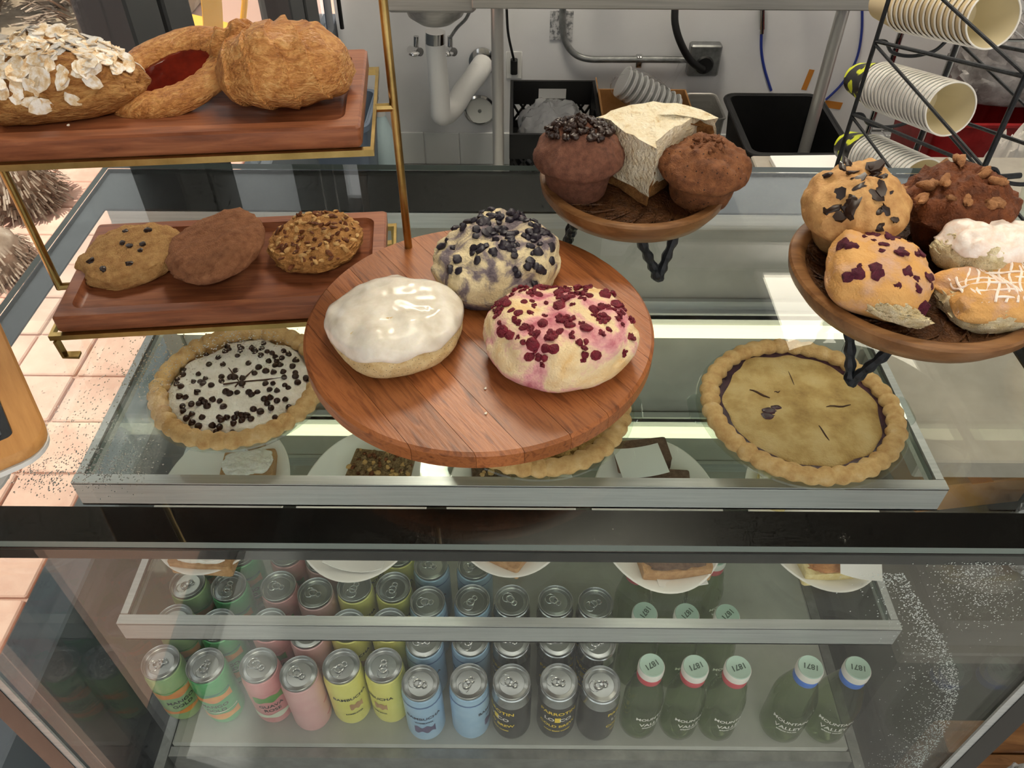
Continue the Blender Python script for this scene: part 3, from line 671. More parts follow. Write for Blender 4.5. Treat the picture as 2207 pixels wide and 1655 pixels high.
def iced(name, label, x, y, z, rot, sx, sy, h, seed, zig, icepatch):
    t = thing(name, label, 'scone', (x, y, z), rot, GR)
    b = mk('crumb', blob(SCONE, sx, sy, h, .08, 2.4, seed, fine=.06, nu=80, nv=40, out=sq(.2)), M['poppy'], t)
    mk('icing', blob([(0, .5), (.5, .5), (.93, .50), (1.01, .56), (.96, .72), (.84, .88), (.62, 1.0), (.3, 1.05), (0, 1.06)], sx, sy, h, .08, 2.4, seed, out=lambda a: sq(.2)(a)*(1+.08*math.sin(5*a+seed))), icepatch, t, loc=(0, 0, .001))
    me = b.data; bv = BVHTree.FromPolygons([v.co.copy() for v in me.vertices], [list(q.vertices) for q in me.polygons])
    for k in range(zig):
        xx = -sx*.75+1.5*sx*k/max(1, zig-1); pth = []
        for j in range(9):
            yy = -sy*.62+1.3*sy*j/8; hh = bv.ray_cast(V((xx+.004*math.sin(j*.8+k), yy, .3)), V((0, 0, -1)))[0]
            if hh: pth.append(hh+V((0, 0, .0022)))
        if k % 3 == 0 and zig:
            p2 = [bv.ray_cast(V((-sx*.7+1.4*sx*j/8, -sy*.5+sy*k/zig, .3)), V((0, 0, -1)))[0] for j in range(9)]
            p2 = [q+V((0, 0, .0022)) for q in p2 if q]
            if len(p2) > 3: mk('icing_drizzle', tube(spline(p2, 3), .0012, 6), M['icing'], t)
        if len(pth) > 3: mk('icing_drizzle', tube(spline(pth, 3), .0013, 6), M['icing'], t)
    return t
iced('iced_scone', 'thickly white iced poppy seed scone half on the right plate', .452, .640, PZR+.012, (R(-12), R(8), R(18)), .050, .040, .046, 91, 0, M['icing'])
iced('drizzled_scone', 'poppy seed scone half with zigzag icing at the right plate edge', .448, .590, PZR+.004, (R(6), R(-6), R(-6)), .056, .040, .034, 95, 15, M['berryscone'])
# ================================================================== pies on the upper shelf
M['piecrust'] = fm('pie_crust', [(.25, (182, 136, 80)), (.55, (216, 180, 124)), (.8, (230, 204, 158))], 26, rough=.6, bump=.35, bscale=110)
M['whip'] = fm('whipped_cream', [(.35, (226, 220, 208)), (.7, (246, 243, 236))], 26, rough=.5, bump=.5, bscale=45, bdist=.004, sss=.15)
M['topcrust'] = nm('pale_top_crust', [(.25, (140, 108, 62)), (.42, (178, 148, 92)), (.55, (196, 170, 116)), (.8, (208, 188, 140))], 26, rough=.6, bump=.6, bscale=420)
M['purple'] = nm('berry_filling', [(.3, (40, 24, 34)), (.7, (72, 44, 56))], 60, rough=.25, bump=.3)
M['crumble'] = fm('crumble', [(.3, (176, 140, 78)), (.7, (226, 196, 128))], 90, rough=.8, bump=1, bscale=140, bdist=.005)
M['slit'] = pm('dark_slit', (66, 40, 26), .7)
def pie(name, label, x, y, R0, h, seed):
    t = thing(name, label, 'pie', (x, y, ZS1+.0005), 0, 'pies on the upper shelf')
    b = R0*.74
    mk('dish', lathe([(0, 0), (b, 0), (b+.003, .002), (R0*.98, h-.008), (R0*1.07, h-.004), (R0*1.10, h-.001), (R0*1.09, h+.001), (R0*.97, h-.005), (b, .004), (0, .004)], 72), M['dishglass'], t)
    for s in (0, math.pi):
        g = loft([rrect(.030, .05, .012, h-.004, 5, R0*1.06, 0), rrect(.030, .05, .012, h, 5, R0*1.06, 0)])
        mk('handle', xf(g, Matrix.Rotation(s, 4, 'Z')), M['dishglass'], t)
    n, m = 160, 14; loops = []
    for i in range(n):
        th = 6.283*i/n; cr = 1+.34*abs(math.sin(th*19))-.12; rad = R0*.955+.0015*nz((math.cos(th)*4, math.sin(th)*4, seed), 1)
        rr = .0095*cr*(1+.12*nz((math.cos(th)*9, math.sin(th)*9, seed), 1)); c = V((math.cos(th), math.sin(th), 0))
        loops.append([c*(rad+math.cos(6.283*k/m)*rr*1.15)+V((0, 0, h+.004+math.sin(6.283*k/m)*rr*.9)) for k in range(m)])
    mk('crimped_crust', loft(loops, ring=True), M['piecrust'], t)
    mk('crust_shell', lathe([(b-.004, .0045), (R0*.93, h-.002)], 64, cap0=True, cap1=False), M['piecrust'], t)
    return t
# cream pie with chips
LP = pie('cream_pie', 'cream pie dotted with chocolate chips at left of the upper shelf', -.360, .757, .1075, .042, 1)
f = mk('cream', blob([(0, .62), (.6, .62), (1, .62), (1.0, .75), (.85, .95), (.5, 1.0), (0, 1.0)], .095, .095, .046, .07, 2.6, 3, nu=72, nv=34), M['whip'], LP)
g = rnd(51)
def chip():
    return lathe([(0, 0), (.0034, 0), (.0037, .0011), (.0029, .0028), (.0013, .0043), (.0003, .0052)], 10)
scatter('chocolate_chip', LP, f, [chip()], [M['choc']], 112, lambda x, y: x*x+y*y < .086**2, g, (1.05, 1.4), .12, .5, mind=.006)
for a, L_ in ((R(10), .070), (R(64), .03), (R(128), .04)):
    mk('cut_line', join(tube([(-L_*.3*math.cos(a), -L_*.3*math.sin(a), .0465), (0, 0, .047), (L_*math.cos(a), L_*math.sin(a), .0455)], 0, sec=(.0013, .002), up=(0, 0, 1))), M['slit'], LP)
# middle pie with crumble
CP = pie('crumble_pie', 'crumble topped pie mostly hidden under the acacia board', .030, .720, .113, .045, 2)
f = mk('crumble', blob([(0, .62), (.6, .62), (1, .62), (1.0, .78), (.8, .97), (.4, 1.05), (0, 1.06)], .101, .101, .050, .08, 4, 8, fine=.1, nu=90, nv=40), M['crumble'], CP)
scatter('crumb_lump', CP, f, [rock(.006, k) for k in range(4)], [M['crumble']], 90, lambda x, y: .04**2 < x*x+y*y < .10**2, g, (.5, 1.2), .3)
# double-crust berry pie
RP = pie('berry_pie', 'double crust pie with slits and purple filling at right', .366, .7165, .120, .046, 3)
mk('filling', lathe([(0, .036), (.106, .036), (.1085, .0485), (.0, .0485)], 64), M['purple'], RP)
f = mk('top_crust', blob([(0, .62), (.6, .62), (.97, .62), (1.0, .8), (.95, .98), (.8, 1.03), (.5, 1.06), (0, 1.08)], .1015, .1015, .050, .035, 2.2, 15, nu=96, nv=40, out=lambda a: 1+.018*math.sin(7*a)+.012*math.sin(13*a+1)), M['topcrust'], RP)
mb = f.data; bv = BVHTree.FromPolygons([v.co.copy() for v in mb.vertices], [list(q.vertices) for q in mb.polygons])
def slit(a, b_, wd):
    ps = []
    for k in range(7):
        x, y = a[0]+(b_[0]-a[0])*k/6, a[1]+(b_[1]-a[1])*k/6+.0012*math.sin(k*1.3)
        hh = bv.ray_cast(V((x, y, .2)), V((0, 0, -1)))[0]; ps.append(hh+V((0, 0, .0004)))
    r = [wd*(.25+.75*math.sin(math.pi*(k+.5)/7)) for k in range(7)]
    mk('slit', tube(ps, r, 6), M['slit'], RP)
slit((-.060, .028), (-.038, .010), .0016); slit((.030, -.004), (.062, -.001), .0012); slit((.012, -.036), (.018, -.062), .0010)
slit((-.002, .062), (-.001, .034), .0006); slit((-.030, .022), (-.022, .023), .0008)
for k, (x, y) in enumerate(((-.043, -.012), (-.034, -.006), (-.046, -.020))):
    hh = bv.ray_cast(V((x, y, .2)), V((0, 0, -1)))[0]
    mk('filling_stain', rock(.008 if k != 1 else .0055, 40+k, 1.2, .7, .12, 12, 5), M['purple'], RP, loc=hh)

# ================================================================== oval plates and bars on the lower shelf
M['bar_brown'] = fm('chocolate_bar_crumb', [(.3, (104, 78, 62)), (.7, (142, 112, 92))], 60, rough=.75, bump=.7, bscale=200)
M['bar_nut'] = fm('granola', [(.3, (112, 88, 58)), (.5, (156, 128, 90)), (.75, (192, 164, 120))], 110, rough=.7, bump=1, bscale=160, bdist=.006)
M['bar_short'] = fm('shortbread', [(.3, (176, 130, 84)), (.7, (206, 164, 116))], 50, rough=.75, bump=.6, bscale=160)
M['bar_choc'] = fm('nut_brownie', [(.3, (62, 42, 30)), (.7, (112, 84, 60))], 90, rough=.5, bump=1, bscale=130, bdist=.006)
M['bar_lemon'] = fm('lemon_bar', [(.3, (214, 190, 120)), (.7, (236, 222, 168))], 40, rough=.5, bump=.4, bscale=90)
M['caramel'] = fm('caramel', [(.3, (166, 100, 48)), (.7, (206, 150, 88))], 30, rough=.3, bump=.4)
px = [-.449, -.231, -.0025, .2205, .4585]; py = [.772, .762, .772, .748, .752]
desc = ['with white iced bars under the cream pie', 'with granola bars, left of centre', 'with nut brownies under the acacia board', 'with chocolate bars, right of centre', 'with lemon bars under the berry pie']
first = None
for k in range(5):
    if first is None:
        first = thing('oval_plate', '', 'plate', (0, 0, 0), 0, 'oval white plates on the lower shelf')
        mk('glazed_body', lathe([(0, 0), (.062, 0), (.066, .003), (.088, .015), (.0985, .021), (.100, .0225), (.098, .0235), (.086, .018), (.066, .0065), (0, .0055)], 72, 1.46), M['white'], first)
        o = first
    else: o = copy_tree(first)
    o.location = (px[k], py[k], ZS2+.0005); o['label'] = 'white oval plate '+desc[k]
def bar(name, label, x, y, rz, L, W, H, body, top=None, topm=None, lumps=None, z=0.0, seed=0, tilt=0):
    t = thing(name, label, 'dessert bar', (x, y, ZS2+.0065+z), (tilt, 0, R(rz)), 'bars on the oval plates')
    n = 10; loops = []
    for j in range(6):
        z_ = H*j/5; l = []
        for q in rrect(L, W, .004, z_, n):
            l.append(q+V((nz(q, 150, seed), nz(q, 150, seed+3), 0))*.0013+V((0, 0, .0012*nz(q, 200, seed+6) if j == 5 else 0)))
        loops.append(l)
    loops += [[V((q.x*k, q.y*k, H+.0018*nz(q*k, 120, seed))) for q in loops[-1]] for k in (.8, .5, .2)]
    b = mk('crumb', loft(loops), body, t)
    if topm: mk(top, blob(COOKIE, L*.5, W*.5, .008, .15, 3, seed, out=sq(0)), topm, t, loc=(0, 0, H-.002))
    if lumps: scatter(lumps[0], t, b, [rock(lumps[1], k, 1, .8, .7) for k in range(4)], lumps[2], lumps[3], lambda x, y: True, rnd(seed), (.6, 1.3), .35)
    return t
bar('iced_bar', 'white iced caramel bar at the back of the leftmost oval plate', px[0]+.028, .826, 6, .082, .055, .026, M['bar_short'], 'icing', M['whip'], seed=1)
bar('toasted_bar', 'toasted meringue bar at the front of the leftmost oval plate', px[0]+.004, .662, -4, .090, .050, .026, M['bar_short'], 'meringue', M['whip'], seed=2)
bar('granola_bar', 'lumpy oat granola bar on the oval plate left of centre', px[1]+.020, .824, -8, .098, .060, .024, M['bar_nut'], lumps=('oat_lump', .0042, [M['bar_nut'], M['bar_nut'], M['oat'], M['pecan']], 110), seed=3)
bar('nut_brownie', 'dark nut brownie on the oval plate below the acacia board', px[2]-.01, .816, 5, .105, .055, .024, M['bar_choc'], lumps=('nut_lump', .0055, [M['bar_choc'], M['oat'], M['choc']], 46), seed=5)
bar('nut_shortbread', 'shortbread bar at the front of the middle oval plate', px[2]-.002, .668, -30, .055, .05, .026, M['bar_short'], seed=6)
bar('chocolate_bar', 'larger brown bar at the back of the plate right of centre', px[3]-.012, .858, 8, .088, .05, .026, M['bar_brown'], seed=7)
bar('chocolate_bar', 'brown bar lying beside the white paper on the plate right of centre', px[3]+.012, .800, -3, .090, .045, .024, M['bar_brown'], seed=8)
bar('chocolate_bar', 'pale topped brown bar at the front of the plate right of centre', px[3]+.012, .655, 5, .100, .050, .030, M['bar_short'], 'chocolate_top', M['bar_brown'], seed=9)
bar('lemon_bar', 'yellow lemon bar at the front of the rightmost oval plate', px[4]+.002, .652, 3, .095, .045, .028, M['bar_lemon'], 'baked_top', M['caramel'], seed=10)
bar('lemon_bar', 'dusted lemon bar at the back of the rightmost oval plate', px[4]-.050, .800, 70, .08, .05, .026, M['bar_lemon'], 'icing', M['whip'], seed=11)
def paper(label, x, y, z, w_, d_, rot, curl):
    n = 6; top = [[V((w_*(i/n-.5), d_*(j/n-.5), curl*((i/n-.5)**2-(j/n-.5)*.3))) for i in range(n+1)] for j in range(n+1)]
    vs = [v for r_ in top for v in r_]+[v-V((0, 0, .0008)) for r_ in top for v in r_]; o_ = (n+1)**2; fs = []
    for j in range(n):
        for i in range(n):
            a = j*(n+1)+i; q = [a, a+1, a+n+2, a+n+1]; fs += [q, [k+o_ for k in q[::-1]]]
    rim = [i for i in range(n+1)]+[j*(n+1)+n for j in range(1, n+1)]+[n*(n+1)+i for i in range(n-1, -1, -1)]+[j*(n+1) for j in range(n-1, 0, -1)]
    for a, b in zip(rim, rim[1:]+rim[:1]): fs.append([a, b, b+o_, a+o_])
    return tag(mk('paper_sheet', (vs, fs), M['paper'], loc=(x, y, z), rot=rot), label, 'paper', 'serving papers on the oval plates')
paper('white paper square on the brown bars right of centre', px[3]-.020, .826, ZS2+.042, .075, .062, (R(4), 0, R(10)), .02)
paper('crumpled white paper at the front of the plate left of centre', px[1]+.006, .662, ZS2+.014, .085, .060, (R(-4), R(3), R(-5)), .06)
paper('white paper hanging over the front lemon bar', px[4]+.030, .640, ZS2+.046, .055, .05, (R(16), R(-3), R(-14)), .03)
paper('white paper flap under the pale brown bar', px[3]+.020, .626, ZS2+.016, .07, .02, (R(3), 0, R(4)), .02)

# ================================================================== drink cans
CR, CH = .0300, .145
def printmat(name, c1, c2, rough=.3):
    return nm(name, [(.35, c1), (.65, c2)], 18, rough=rough, bump=0, metal=.1, spec=.5)
M['lid'] = pm('can_lid_aluminium', (178, 180, 180), .3, .95)
M['shoulder'] = pm('can_shoulder_aluminium', (196, 199, 201), .25, .95)
lidm = mesh('lid', lathe([(.0262, CH-.010), (.0280, CH-.003), (.0279, CH-.0005), (.0272, CH), (.0264, CH-.001), (.0255, CH-.006), (.0245, CH-.0068), (.019, CH-.0052), (.0185, CH-.0060), (0, CH-.0060)], 36, cap0=False), M['lid'])
tabg = join(tube(circ(.0056, CH-.0036, 16, .0066, 0, .004), .0011, 6, closed=True), tube(circ(.0042, CH-.0036, 14, .0036, 0, -.0056), .0010, 6, closed=True), lathe([(0, CH-.006), (.0022, CH-.006), (.0022, CH-.0034), (0, CH-.0034)], 10))
tabm = mesh('tab', tabg, M['shoulder'])
mouthm = mesh('mouth_score', tube(circ(.0085, CH-.0058, 20, .0075, 0, .0105), .0006, 5, closed=True), M['shoulder'])
def can_proto(style, body, lines, bands=()):
    t = thing('drink_can', '', 'drink can')
    if style == 'black':
        mk('body', lathe([(0, .004), (.021, .004), (.0225, 0), (.0255, .001), (.0286, .009), (CR, .016), (CR, CH-.030)], 36, cap1=False), body, t)
        mk('shoulder', lathe([(CR, CH-.030), (CR-.0004, CH-.026), (CR-.002, CH-.018), (.0278, CH-.010), (.0262, CH-.0085)], 36, cap0=False, cap1=False), M['shoulder'], t)
    else:
        mk('body', lathe([(0, .004), (.021, .004), (.0225, 0), (.0255, .001), (.0286, .009), (CR, .016), (CR, CH-.024), (CR-.0008, CH-.019), (.0280, CH-.010), (.0262, CH-.0085)], 36, cap1=False), body, t)
    l = mk('lid', lidm, None, t); mk('tab', tabm, None, l); mk('mouth_score', mouthm, None, l)
    for (z0, z1, a0, a1, mm, wob) in bands:
        n = 24; lo_ = []
        for j, z in enumerate((z0, z1)):
            lo_.append([V(((CR+.0003)*math.sin(a0+(a1-a0)*i/n), -(CR+.0003)*math.cos(a0+(a1-a0)*i/n), z+wob*math.sin(i*.55)*(1 if j else -1))) for i in range(n+1)])
        vs = lo_[0]+lo_[1]; mk('printed_band', (vs, [[i, i+1, n+2+i, n+1+i] for i in range(n)]), mm, t)
    for (txt, size, z, a, mm, arc) in lines:
        mk('lettering', wrap(text_geo(txt, size, .0002), CR+.0005, z, a, arc), mm, t, smooth=0)
    return t
ink_d = pm('dark_ink', (40, 44, 40), .5); ink_n = pm('navy_ink', (52, 58, 84), .5); ink_y = pm('yellow_ink', (244, 212, 52), .45); ink_w = pm('white_ink', (235, 235, 228), .5)
orange = printmat('orange_print', (228, 130, 50), (240, 176, 70)); leaf = printmat('leaf_green_print', (70, 140, 50), (110, 170, 70)); rosed = printmat('rose_print', (206, 120, 128), (226, 150, 150))
grape = printmat('grape_print', (86, 78, 118), (112, 96, 140)); tan = printmat('tan_print', (184, 140, 96), (206, 168, 120)); teal = printmat('teal_print', (40, 120, 100), (60, 150, 118)); pw = printmat('pale_print', (214, 226, 200), (228, 234, 214))
cg1 = printmat('mint_can', (136, 176, 120), (170, 196, 130)); cg2 = printmat('green_can', (70, 160, 96), (100, 186, 120)); cp1 = printmat('rose_can', (214, 138, 140), (226, 160, 158)); cp2 = printmat('pale_pink_can', (226, 172, 172), (234, 190, 186))
cy = printmat('yellow_can', (226, 222, 110), (238, 234, 134)); cb = printmat('light_blue_can', (150, 190, 222), (174, 208, 234)); ck = printmat('black_can', (30, 29, 33), (44, 43, 48)); bluedeep = printmat('blue_band', (84, 116, 176), (104, 136, 190))
A = R(70)
mango = [('MANGO', .0115, .066, .10, ink_d, 0), ('GOLD', .0115, .053, .10, ink_d, 0)]
guava = [('GUAVA', .0115, .066, .0, ink_d, 0), ('ROSE', .0115, .053, .0, ink_d, 0)]
protos = {
 'mint': can_proto('', cg1, mango, [(.080, .096, -A, A, orange, .002), (.030, .040, -A, A, orange, .0015), (.098, .101, -A, A, leaf, .001)]),
 'green': can_proto('', cg2, mango, [(.080, .096, -A, A, orange, .002), (.024, .040, -A, A, orange, .0015), (.100, .104, -A, A, teal, .001), (.046, .048, -A, A, pw, .0005)]),
 'rose': can_proto('', cp1, guava, [(.079, .096, -R(45), R(45), leaf, .002), (.028, .040, -A, A, pw, .002), (.102, .105, -A, A, rosed, .0005)]),
 'pink': can_proto('', cp2, [], [(.03, .034, -A, A, rosed, .0015), (.07, .074, -A, A, rosed, .0015)]),
 'yellow': can_proto('', cy, [('BAMBUCHA', .0105, .092, .25, ink_d, .002), ('KOMBUCHA', .005, .044, .25, ink_d, 0)], [(.058, .074, .1, .8, tan, .002)]),
 'blue': can_proto('', cb, [('BAMBUCHA', .0105, .086, 0, ink_n, .003), ('KOMBUCHA', .005, .072, 0, ink_n, .001)], [(.040, .058, -.55, .55, grape, .003), (CH-.0245, CH-.0215, -3.1416, 3.1416, bluedeep, 0)]),
 'black': can_proto('black', ck, [('PARROTIN', .0125, .098, 0, ink_y, 0), ('LO  CO', .013, .077, 0, ink_w, 0), ('COLD BREW', .0105, .056, 0, ink_y, .004), ('COLD BREW COFFEE', .0045, .040, 0, ink_y, .003)], [(.070, .085, -.15, .15, ink_y, 0)]),
}
ZC = ZD+.0005; used = set()
cols = [(345, 1425, 'mint', 'mint green', 'left of the two green columns'), (441, 1432, 'green', 'bright green', 'right of the two green columns'), (556, 1432, 'rose', 'deep rose', 'beside the green columns'),
        (643, 1450, 'pink', 'pale pink', 'left of the yellow columns'), (735, 1434, 'yellow', 'yellow', 'left of the two yellow columns'), (826, 1432, 'yellow', 'yellow', 'right of the two yellow columns'),
        (906, 1470, 'blue', 'light blue', 'left of the two blue columns'), (1010, 1467, 'blue', 'light blue', 'right of the two blue columns'),
        (1103, 1468, 'black', 'black and silver', 'beside the blue columns'), (1205, 1467, 'black', 'black and silver', 'middle of the three black columns'), (1297, 1472, 'black', 'black and silver', 'beside the green bottles')]
rows = ['front', 'second', 'third', 'fourth', 'fifth']
spins = [.5, .0, .35, 2.4, .15, -.75, .1, 1.4, -.85, 0, 1.35]; tabs = [2.2, 3.0, 1.2, 1.0, 2.6, 2.9, 1.3, 2.2, 1.0, 1.1, 2.0]
for ci, (u, v, kind, colr, where) in enumerate(cols):
    p = at(u, v, ZC+CH)
    nrow = 4 if ci < 8 else 3
    for r_ in range(nrow):
        if kind not in used: o = protos[kind]; used.add(kind)
        else: o = copy_tree(protos[kind])
        y = p.y+.0665*r_+(random.uniform(0, .003) if r_ else 0)
        o.location = (p.x+(random.uniform(-.0008, .0008) if r_ else 0), y, ZC); o.rotation_euler = (0, 0, spins[ci]*(1 if not r_ else random.uniform(-1, 1)))
        for ch in o.children:
            if ch.name.startswith('lid'): ch.rotation_euler = (0, 0, tabs[ci]+random.uniform(-.3, .3)-o.rotation_euler.z)
        o['label'] = '%s drink can in the %s row, %s' % (colr, rows[r_], where); o['group'] = 'drink cans on the case floor'

# ================================================================== green glass bottles
M['bottle'] = glassmat('green_bottle_glass', (214, 224, 200), f0=.05)
M['cap'] = pm('pale_green_cap', (178, 206, 190), .35); M['capring'] = pm('cap_ring_white', (232, 230, 222), .35)
M['redband'] = pm('red_neck_band', (206, 74, 86), .4); M['blueband'] = pm('blue_neck_band', (66, 124, 220), .4); M['capink'] = pm('cap_ink', (58, 84, 70), .5)
BH = .192
def bottle_proto(bandm, rb):
    t = thing('water_bottle', '', 'bottle')
    mk('glass_body', lathe([(0, .003), (rb-.008, .003), (rb-.004, 0), (rb-.0008, .004), (rb, .02), (rb, .092), (rb-.0014, .108), (rb*.82, .126), (.022, .146), (.0175, .158), (.016, .172), (.016, BH-.004)], 40), M['bottle'], t)
    mk('neck_band', lathe([(.0178, .160), (.0185, .161), (.0182, .174), (.0176, .175)], 30, cap0=False, cap1=False), bandm, t)
    c = mk('cap', lathe([(.0178, .1745), (.0192, .176), (.0192, BH-.0045), (.0180, BH-.0022)], 32, cap0=True, cap1=False), M['capring'], t)
    mk('cap_top', lathe([(.0180, BH-.0022), (.0172, BH-.0004), (.0160, BH-.0008), (0, BH-.0006)], 32, cap0=False), M['cap'], c)
    g = text_geo('1871', .0115, .0003); mk('cap_lettering', [[V((-q.x, -q.y, BH-.0001)) for q in g[0]], g[1]], M['capink'], c, smooth=0)
    for txt, z, s_ in (('MOUNTAIN', .074, .0105), ('VALLEY', .056, .0125), ('SPRING WATER', .046, .0045)):
        mk('lettering', wrap(text_geo(txt, s_, .0002), rb+.0005, z, 0), ink_w, t, smooth=0)
    return t
bp = {'red': bottle_proto(M['redband'], .0298), 'blue': bottle_proto(M['blueband'], .0335)}; used = set()
bt = [(1405, 1432, 'red', 'leftmost of the three red banded columns', .5), (1500, 1435, 'red', 'middle of the three red banded columns', .35), (1592, 1437, 'red', 'right of the three red banded columns', .3), (1748, 1436, 'blue', 'left of the two blue banded bottles', -.25), (1850, 1438, 'blue', 'right of the two blue banded bottles', -.2)]
for bi, (u, v, kind, where, spin) in enumerate(bt):
    p = at(u, v, ZC+BH)
    for r_ in range(3 if bi < 3 else 1):
        if kind not in used: o = bp[kind]; used.add(kind)
        else: o = copy_tree(bp[kind])
        o.location = (p.x, p.y+.084*r_+(.0 if r_ < 2 else .01*bi), ZC); o.rotation_euler = (0, 0, spin+(.4*r_))
        o['label'] = 'green glass bottle in the %s row, %s' % (rows[r_], where); o['group'] = 'green water bottles on the case floor'
# ================================================================== tablet at left
e1 = V((-.602, .798, 0)); e2 = V((-.798, -.602, 0))
c0 = at(112, 948, 1.30); cen = c0+e1*.125+e2*.095
t = thing('tablet', 'tablet in a rounded bamboo frame at the left edge', 'tablet', (cen.x, cen.y, zt), (0, 0, math.atan2(e1.y, e1.x)))
mk('bamboo_frame', loft([rrect(.236, .176, .020, .088, 6), rrect(.248, .188, .024, .091, 6), rrect(.25, .19, .025, .097, 6), rrect(.246, .186, .023, .1005, 6), rrect(.206, .146, .006, .1005, 6), rrect(.204, .144, .006, .098, 6)], cap1=False), M['bamboo'], t)
s = mk('screen', loft([rrect(.204, .144, .006, .0965, 6), rrect(.204, .144, .006, .0982, 6)]), pm('tablet_bezel', (20, 21, 22), .25), t)
mk('display', loft([rrect(.190, .130, .002, .0983, 3), rrect(.190, .130, .002, .0986, 3)]), pm('tablet_display', (66, 70, 76), .15), s)
mk('white_back', loft([rrect(.10, .08, .02, .070, 6), rrect(.22, .16, .024, .076, 6), rrect(.247, .187, .025, .084, 6), rrect(.249, .189, .025, .0895, 6)]), M['whiteplastic'], t)
mk('stand_foot', join(lathe([(.055, 0), (.056, .004), (.02, .008), (.016, .070)], 32)), M['whiteplastic'], t)

# ================================================================== counter beside the case
M['laminate'] = nm('grey_laminate', [(.3, (150, 143, 132)), (.7, (172, 165, 153))], 12, rough=.4, bump=.03)
CZ = .83
ct = thing('side_counter', 'grey laminate counter behind the case at right', 'counter', (0, 0, 0))
mk('worktop', box(.56, 1.9, 1.06, 1.75, CZ-.04, CZ, .003), M['laminate'], ct)
mk('cabinet', box(.60, 1.88, 1.12, 1.73, 0, CZ-.04), M['blackmatte'], ct)
mk('side_wing', box(.62, 1.9, .80, 1.058, CZ-.04, CZ, .003), M['laminate'], ct)
p = at(1740, 343, CZ)
o = mk('paper_pad', box(-.10, .10, -.07, .07, 0, .012, .001), M['paper'], loc=(p.x+.01, 1.66, CZ+.0005), rot=(0, 0, R(2))); tag(o, 'white paper pad on the grey side counter', 'paper')

# wire rack holding three stacks of paper cups
ax = V((.101, -.962, .253)).normalized(); sd = V((.994, .104, 0)).normalized()
zr = [-.14, 0, .14, .28]; LR, WR = .42, .16
RF = V((.70, 1.09, CAMZ-.599)); RK = RF-ax*LR
rack = thing('cup_rack', 'black wire rack with three tiers of paper cups on the counter', 'rack', (RK.x, RK.y, CZ))
def rp(a, s, z): return ax*a+sd*s+V((0, 0, RK.z-CZ+z))
def gp(a, s, z): q = rp(a, s, 0); return V((q.x, q.y, z))
for s in (0, WR):
    for a in (0, LR):
        mk('upright', tube([gp(a, s, .004), rp(a, s, zr[3]+.10)], .0042, 8), M['iron'], rack)
    for z in zr:
        mk('rail', tube([rp(0, s, z), rp(LR, s, z-.0)], .0034, 8), M['iron'], rack)
    for a, b in ((zr[1], zr[2]), (zr[2], zr[3]), (zr[0], zr[1]), (zr[3], zr[3]+.10)):
        mk('brace', tube([rp(0, s, b-.005), rp(LR, s, a+.002)], .0028, 8), M['iron'], rack)
for z in zr:
    for a in (0, LR):
        mk('cross_bar', tube(spline([rp(a, 0, z), rp(a, .02, z-.002), rp(a, .04, z-.022), rp(a, WR/2, z-.030), rp(a, WR-.04, z-.022), rp(a, WR-.02, z-.002), rp(a, WR, z)], 5), .0034, 8), M['iron'], rack)
for s in (0, WR):
    mk('foot', tube(spline([rp(LR, s, zr[1]), rp(LR+.006, s, zr[1]-.012)+sd*.02, rp(LR+.006, s, zr[1]-.012)+sd*.06], 5), .0044, 8), M['iron'], rack)
M['cupwhite'] = pm('white_paper_cup', (243, 245, 246), .55); M['cupin'] = pm('cup_liner', (236, 224, 190), .5); M['cupkraft'] = pm('kraft_paper_cup', (226, 206, 166), .6)
M['cuprimk'] = pm('cup_rim_white', (246, 243, 236), .5)
cupprint = nm('printed_cup', [(.45, (28, 28, 30)), (.5, (28, 28, 30)), (.52, (222, 232, 40)), (.8, (222, 232, 40))], 30, rough=.5, bump=0, detail=1)
def cup_meshes(outm):
    o_ = mesh('cup_wall', lathe([(.0295, 0), (.030, .0005), (.0435, .098)], 40, cap1=False), outm)
    i_ = mesh('liner', lathe([(.0290, .006), (.0430, .098)], 40, cap1=False), M['cupin'])
    r_ = mesh('rim', tube(circ(.0438, .0985, 40), .0016, 8, closed=True), M['cuprimk'])
    return o_, i_, r_
ordn = ['first', 'second', 'third', 'fourth', 'fifth', 'sixth', 'seventh', 'eighth', 'ninth', 'tenth', 'eleventh', 'twelfth', 'thirteenth', 'fourteenth', 'fifteenth', 'sixteenth', 'seventeenth', 'eighteenth', 'nineteenth', 'twentieth']
def stack(mouth, n, pitch, outm, rearm, name, tilt):
    d = ax; q = d.to_track_quat('Z', 'Y').to_euler()
    ms = cup_meshes(outm); mr = cup_meshes(rearm)
    for k in range(n):
        c = mouth-d*(.10+pitch*k)
        t = thing('paper_cup', '%s paper cup from the open end of the %s' % (ordn[k], name), 'cup', c, q, 'paper cups in the '+name)
        a = mr if k == n-1 else ms
        mk('cup_wall', a[0], None, t); mk('liner', a[1], None, t); mk('rim', a[2], None, t)
def mouth_at(u, v, tt): return V((0, 0, CAMZ))+pixdir(u, v)*tt
stack(mouth_at(2142, 42, 1.27), 15, .018, M['cupkraft'], M['cupkraft'], 'kraft cup stack on top', .06)
stack(mouth_at(2050, 236, 1.36), 19, .0132, M['cupwhite'], cupprint, 'white cup stack in the middle', .06)
stack(mouth_at(1988, 395, 1.46), 16, .0132, M['cupwhite'], cupprint, 'white cup stack at the bottom', .06)
